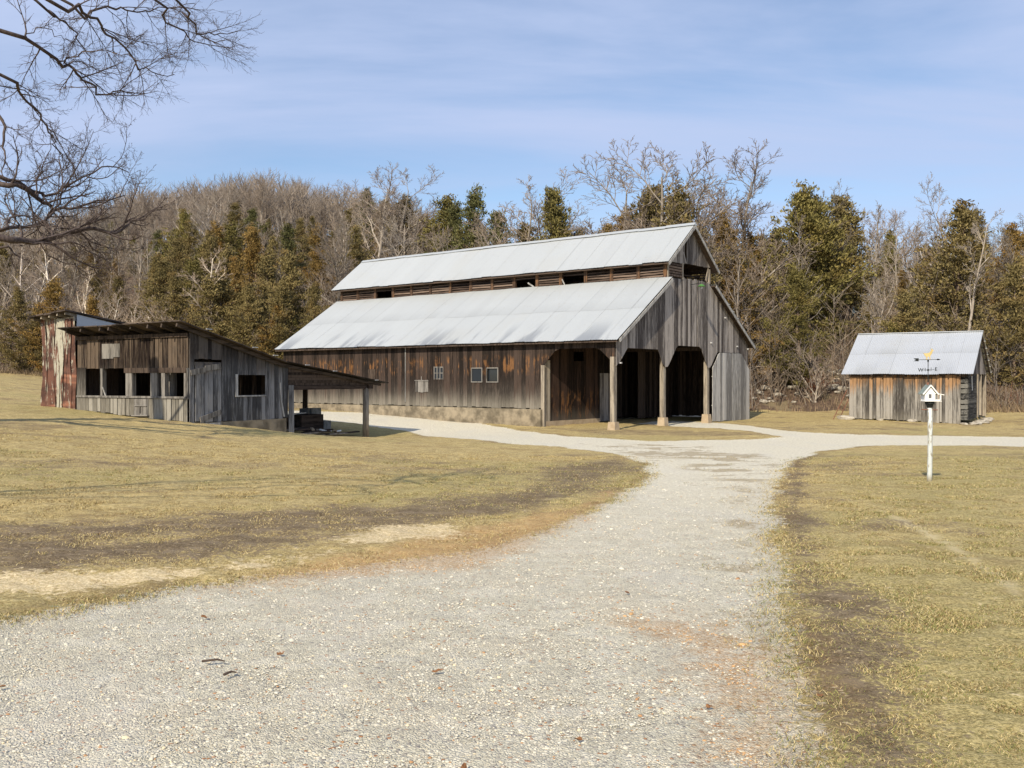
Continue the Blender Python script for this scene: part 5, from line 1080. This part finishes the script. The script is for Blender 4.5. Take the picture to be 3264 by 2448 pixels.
# rocks and fallen limbs at the foot of the wood between the barns
rr_ = random.Random(31)
for i in range(70):
    px = rr_.uniform(2400, 2770); yd = rr_.uniform(55.5, 61); x = (px-1632)/3022.5*yd
    rock('rock', x, yd, rr_.uniform(.10, .34)*rr_.uniform(.6, 1.3), 'pale rock on the brown bank between the two barns', 'rocks on the bank between the barns', flat=.6)
def limb_tree(name, lines, P, mat, root_pts, rad0, seed, label, cat, trunk_pts, trunk_r, loc0, lvl_sides=(5, 4, 3)):
    rng = np.random.RandomState(seed); root = empty(name, loc0, 0, label, cat); o = np.array(loc0); T = np.array(trunk_pts, float)-o
    def smooth(p, n=4):
        p = np.array(p, float); q = [p[0]]
        for i in range(len(p)-1):
            a = p[max(i-1, 0)]; b = p[i]; c = p[i+1]; d = p[min(i+2, len(p)-1)]
            for j in range(1, n+1): t = j/n; q.append(.5*((2*b)+(-a+c)*t+(2*a-5*b+4*c-d)*t*t+(-a+3*b-3*c+d)*t**3))
        return np.array(q)
    tp = smooth(T, 3); V, F_ = tubes([(tp, np.linspace(trunk_r, trunk_r*.55, len(tp)))], 14); fastmesh('trunk', V, F_, mat, root, smooth=True)
    tw = {}; lm = []
    for i, l in enumerate(lines):
        pre = root_pts[i] if root_pts[i] else []
        pts = smooth(np.array(list(pre)+list(l), float)-o, 3); r_ = rad0[i]; rad = np.linspace(r_*(1.7 if pre else 1), r_*.32, len(pts))
        # slight irregularity
        pts[1:-1] += rng.normal(0, .02, (len(pts)-2, 3)); lm.append((pts, rad)); out = {}; npre = len(pre)*3
        L_ = np.linalg.norm(np.diff(pts[npre:], axis=0), axis=1).sum(); PP = dict(P); PP['n'] = [max(4, int(P['dens']*L_))]+P['n'][1:]; spawn(rng, pts[npre:], rad[npre:], 0, PP, out)
        for k, v in out.items(): tw.setdefault(k, []).extend(v)
    V, F_ = tubes(lm, 7); fastmesh('limb', V, F_, mat, root, smooth=True)
    Vs = []; Fs = []; k = 0
    for lv, L in tw.items():
        V, F_ = tubes(L, 4 if lv == 0 else 3); Vs.append(V); Fs.append(F_+k); k += len(V)
    fastmesh('twigs', np.concatenate(Vs), np.concatenate(Fs), mat, root)
    for c in root.children: c.color = (1, 1, 1, 1)
    return root
NEAR = [[(-4.86,9,5.43),(-4.75,9.3,5.42),(-4.71,10,5.42),(-4.65,10.2,5.37),(-4.67,10.5,5.34),(-4.63,10.8,5.34),(-4.56,11,5.41),(-4.4,11.4,5.52)],[(-5.04,10,6.09),(-5.06,10.4,6.12),(-5.08,10.8,6.14),(-5.05,11,6.07),(-5.02,11.2,5.95),(-5.05,11.4,5.89)],[(-4.42,9,5.69),(-4.36,9.5,5.81),(-4.39,10,5.86),(-4.34,10.2,5.81),(-4.24,10.5,5.71),(-4.2,10.6,5.59),(-4.09,10.8,5.56),(-3.91,11,5.62)],[(-4.41,9.5,5.81),(-4.31,9.8,5.91),(-4.26,10.2,6.09),(-4.2,10.6,6.21),(-4.06,11,6.37),(-3.84,11.5,6.64)],[(-3.78,10,6.13),(-3.79,10.3,6.04),(-3.74,10.8,6.06),(-3.7,11.2,6.09),(-3.47,11.8,6.21)],[(-3.34,9.4,5.87),(-3.39,9.9,5.86),(-3.38,10.4,5.86),(-3.31,10.8,6.02),(-3.23,11.2,6.2)],[(-4.71,10,5.42),(-4.65,10.2,5.5),(-4.63,10.5,5.54),(-4.59,10.8,5.6),(-4.44,11,5.64)],[(-4.59,8.5,4.81),(-4.59,8.8,4.79),(-4.67,9.2,4.78),(-4.7,9.5,4.7),(-4.75,9.8,4.6),(-4.77,10.0,4.48),(-4.81,10.2,4.36)],[(-4.64,8.6,4.79),(-4.72,9.3,4.83),(-4.76,9.6,4.81)],[(-4.71,10,5.42),(-4.41,9.8,5.43),(-4.18,9.7,5.47),(-3.94,9.6,5.41),(-3.7,9.5,5.3),(-3.42,9.5,5.31)],[(-4.77,9.3,5.43),(-4.69,9.4,5.55),(-4.57,9.5,5.55),(-4.46,9.6,5.48),(-4.38,9.8,5.48)],[(-4.37,10.2,5.84),(-4.23,10.4,5.78),(-4.13,10.7,5.91),(-3.97,11,5.92)]]
FAR = [[(-11.34,21,6.39),(-10.99,21.2,6.39),(-10.85,21.6,6.26),(-10.76,22,6.12),(-10.68,22.3,6.06),(-10.34,22.6,6.15),(-10.0,23,6.38),(-9.55,23.4,6.61)],[(-11.34,21,6.52),(-11.12,21.3,6.55),(-11.05,22,6.41),(-10.83,22.3,6.43),(-10.53,22.6,6.71),(-10.3,23,7.02),(-9.98,23.5,7.36),(-9.68,24,7.31)],[(-11.07,20.5,5.32),(-11.03,20.8,5.56),(-10.89,21,5.73),(-10.73,21.3,5.66)],[(-10.8,20,5.05),(-10.56,20.5,5.07),(-10.3,21,5.18),(-10.06,21.6,5.41),(-9.71,22,5.59),(-9.37,22.4,5.53),(-9.12,22.8,5.89),(-8.88,23,5.96)],[(-10.56,20.5,5.07),(-10.13,21,5.07),(-9.82,21.3,5.15),(-9.63,21.5,5.0),(-9.48,21.8,4.9),(-9.38,22,4.71)],[(-11.12,20.6,5.32),(-10.92,21,5.44),(-10.67,21.4,5.62),(-10.5,21.7,5.89),(-10.43,22,6.3),(-10.53,22.2,6.78),(-10.69,22.4,7.34)],[(-10.53,19.5,4.83),(-10.41,19.7,4.79),(-10.43,19.8,4.51),(-10.27,20,4.14)],[(-11.59,21.6,7.97),(-11.45,21.4,7.45),(-11.34,21.2,7.05),(-11.27,21,6.56)],[(-10.68,22.3,6.06),(-10.43,22.3,5.73),(-10.18,22.4,5.6),(-9.82,22.6,5.3),(-9.46,22.8,5.18),(-9.01,23,5.28)],[(-10.85,21.6,6.26),(-10.87,21.8,6.69),(-10.79,22,7.13),(-10.83,22.3,7.61)],[(-10.48,21,5.18),(-10.23,21.2,4.79),(-9.86,21.4,4.64),(-9.67,21.6,4.48),(-9.55,21.8,4.54)]]

Pn = dict(dens=4.8, n=[0, 8, 5], start=[.03, .12, .1], ang=[38, 33, 32], len=[.34, .5, .45], tap=[.4, .3, .2], rad=[.4, .5, .6], seg=[8, 6, 3], wig=.085, lift=[-.012, -.008, 0.], rmin=.0015)
a1 = (-11.4, 4.5, 6.6); a2 = (-7.2, 7.4, 6.2)
NEAR = [[p for p in l] for l in NEAR]
limb_tree('tree', NEAR, Pn, M_neartwig, [[a1, (-6.6, 8., 5.9)], [a1, (-7, 8.6, 7.2)], [a1, (-6., 8.2, 6.7)], [a1, (-8., 7., 7.2), (-5.4, 8.8, 6.3)], [a1, (-8., 7., 7.6), (-5., 8.8, 6.9)], [a1, (-8., 7., 7.6), (-4.6, 8.3, 6.5)], None, [a1, (-6.0, 7.6, 5.2)], [a1, (-6., 7.7, 5.1)], None, None, None],
    [.015, .011, .013, .012, .012, .011, .007, .011, .006, .007, .006, .006], 3, 'leafless tree reaching in from the top left corner with thin drooping twigs', 'tree',
    [(-14, 2, .4), (-13.8, 2.3, 3.), (-13., 3., 5.3), (-11.5, 4.4, 6.6)], .24, (-14., 2., Z(-14, 2)))
Pf = dict(dens=3.0, n=[0, 6, 5, 3], start=[.04, .15, .1, .1], ang=[46, 40, 38, 36], len=[.50, .5, .5, .5], tap=[.4, .3, .2, .2], rad=[.4, .45, .5, .6], seg=[9, 6, 4, 3], wig=.16, lift=[.06, .06, .05, .03], rmin=.0035)
f1 = (-15.2, 21.6, 6.2); f2 = (-13.4, 21.2, 5.9)
limb_tree('tree', FAR, Pf, M_neartwig, [[f1, (-12.6, 21, 6.4)], [f1, (-12.6, 21, 6.6)], [(-15., 21.4, 5.2), (-12.6, 20.8, 5.2)], [(-15.2, 21.5, 4.8), (-12.4, 20.4, 5.)], None, [(-15., 21.4, 5.2), (-12.4, 20.8, 5.2)], [(-15.2, 21.5, 4.8), (-12., 20, 4.9)], [(-15.2, 21.6, 7.), (-12.6, 21.6, 8.6)], None, None, None],
    [.046, .034, .03, .056, .026, .032, .022, .03, .017, .02, .017], 14, 'old spreading leafless tree at the left edge with crooked dark limbs', 'tree',
    [(-16.6, 22, .8), (-16.4, 21.9, 2.6), (-15.8, 21.7, 4.4), (-15.2, 21.6, 5.6), (-15.0, 21.6, 7.4), (-15.2, 21.8, 9.5)], .38, (-16.6, 22., Z(-16.6, 22)))
# fallen limbs tangled between the barns
rng_ = np.random.RandomState(5)
for i in range(16):
    px = 2490+rng_.uniform(0, 90); yd = 57.6+rng_.uniform(0, 1.6); x = (px-1632)/3022.5*yd; z = Z(x, yd); az = rng_.uniform(-.6, .6)+(0 if rng_.rand() < .5 else math.pi); out = {}
    b = branch(rng_, np.array([0, 0, .1+.12*i*.6]), np.array([math.cos(az), math.sin(az), rng_.uniform(-.05, .5)]), rng_.uniform(1.6, 3.4), .055, .02, 7, .13, -.03); spawn(rng_, b[0], b[1], 0, dict(n=[6, 4], start=[.2, .2], ang=[40, 40], len=[.4, .5], tap=[.3, .2], rad=[.5, .5], seg=[5, 4], wig=.2, lift=[0, 0], rmin=.012), out)
    V, F_ = tubes([b]+out.get(0, [])+out.get(1, []), 5); o = fastmesh('fallen_branch', V, F_, M_twig, smooth=True); o.location = (x, yd, z); o.color = (1.5, 1.45, 1.35, 1); tag(o, 'bleached fallen branch in the tangle between the two barns', 'branch', 'fallen branches in a heap')
# small rust-coloured shrub at the foot of the bank
def shrub():
    rng = np.random.RandomState(66); L = []
    for i in range(260): L.append(branch(rng, np.array([rng.normal(0, .12), rng.normal(0, .12), 0]), np.array([rng.normal(0, .45), rng.normal(0, .45), 1.]), rng.uniform(.5, 1.5), .016, .007, 5, .15, 0))
    V, F_ = tubes(L, 3); x = (2600-1632)/3022.5*57; o = fastmesh('shrub', V, F_, M_twig); o.location = (x, 57, Z(x, 57)-.05); o.color = (1.1, .62, .45, 1); tag(o, 'small rust-brown shrub at the foot of the bank between the barns', 'shrub')
shrub()

# trees that share a description are told apart by their order in the view
_by = {}
for o in C.objects:
    if o.parent is None and o.name.split('.')[0] in ('cedar_tree', 'bare_tree') and 'label' in o: _by.setdefault(o['label'], []).append(o)
for lab, L in _by.items():
    n = len(L); L.sort(key=lambda o: o.location.x/o.location.y)
    if n == 1:
        if 'group' in L[0]: del L[0]['group']
        L[0]['group'] = 'cedars of the wood' if 'cedar' in L[0].name else 'bare trees of the wood'; continue
    W_ = ['leftmost', 'second', 'third', 'fourth', 'fifth', 'sixth', 'seventh', 'eighth', 'ninth', 'tenth', 'eleventh', 'twelfth', 'thirteenth', 'fourteenth']
    names = {2: ['left', 'right'], 3: ['left', 'middle', 'right'], 4: ['leftmost', 'second', 'third', 'rightmost'], 5: ['leftmost', 'second', 'third', 'fourth', 'rightmost'], 6: ['leftmost', 'second', 'third', 'fourth', 'fifth', 'rightmost']}.get(n) or (W_[:n-1]+['rightmost'] if n <= 14 else None)
    for k, o in enumerate(L):
        o['group'] = 'cedars of the wood' if 'cedar' in o.name else 'bare trees of the wood'
        if names: o['label'] = names[k]+' '+lab
        else: o['label'] = (['leftmost'] + ['number %d from the left' % q for q in range(2, n)] + ['rightmost'])[k]+' '+lab
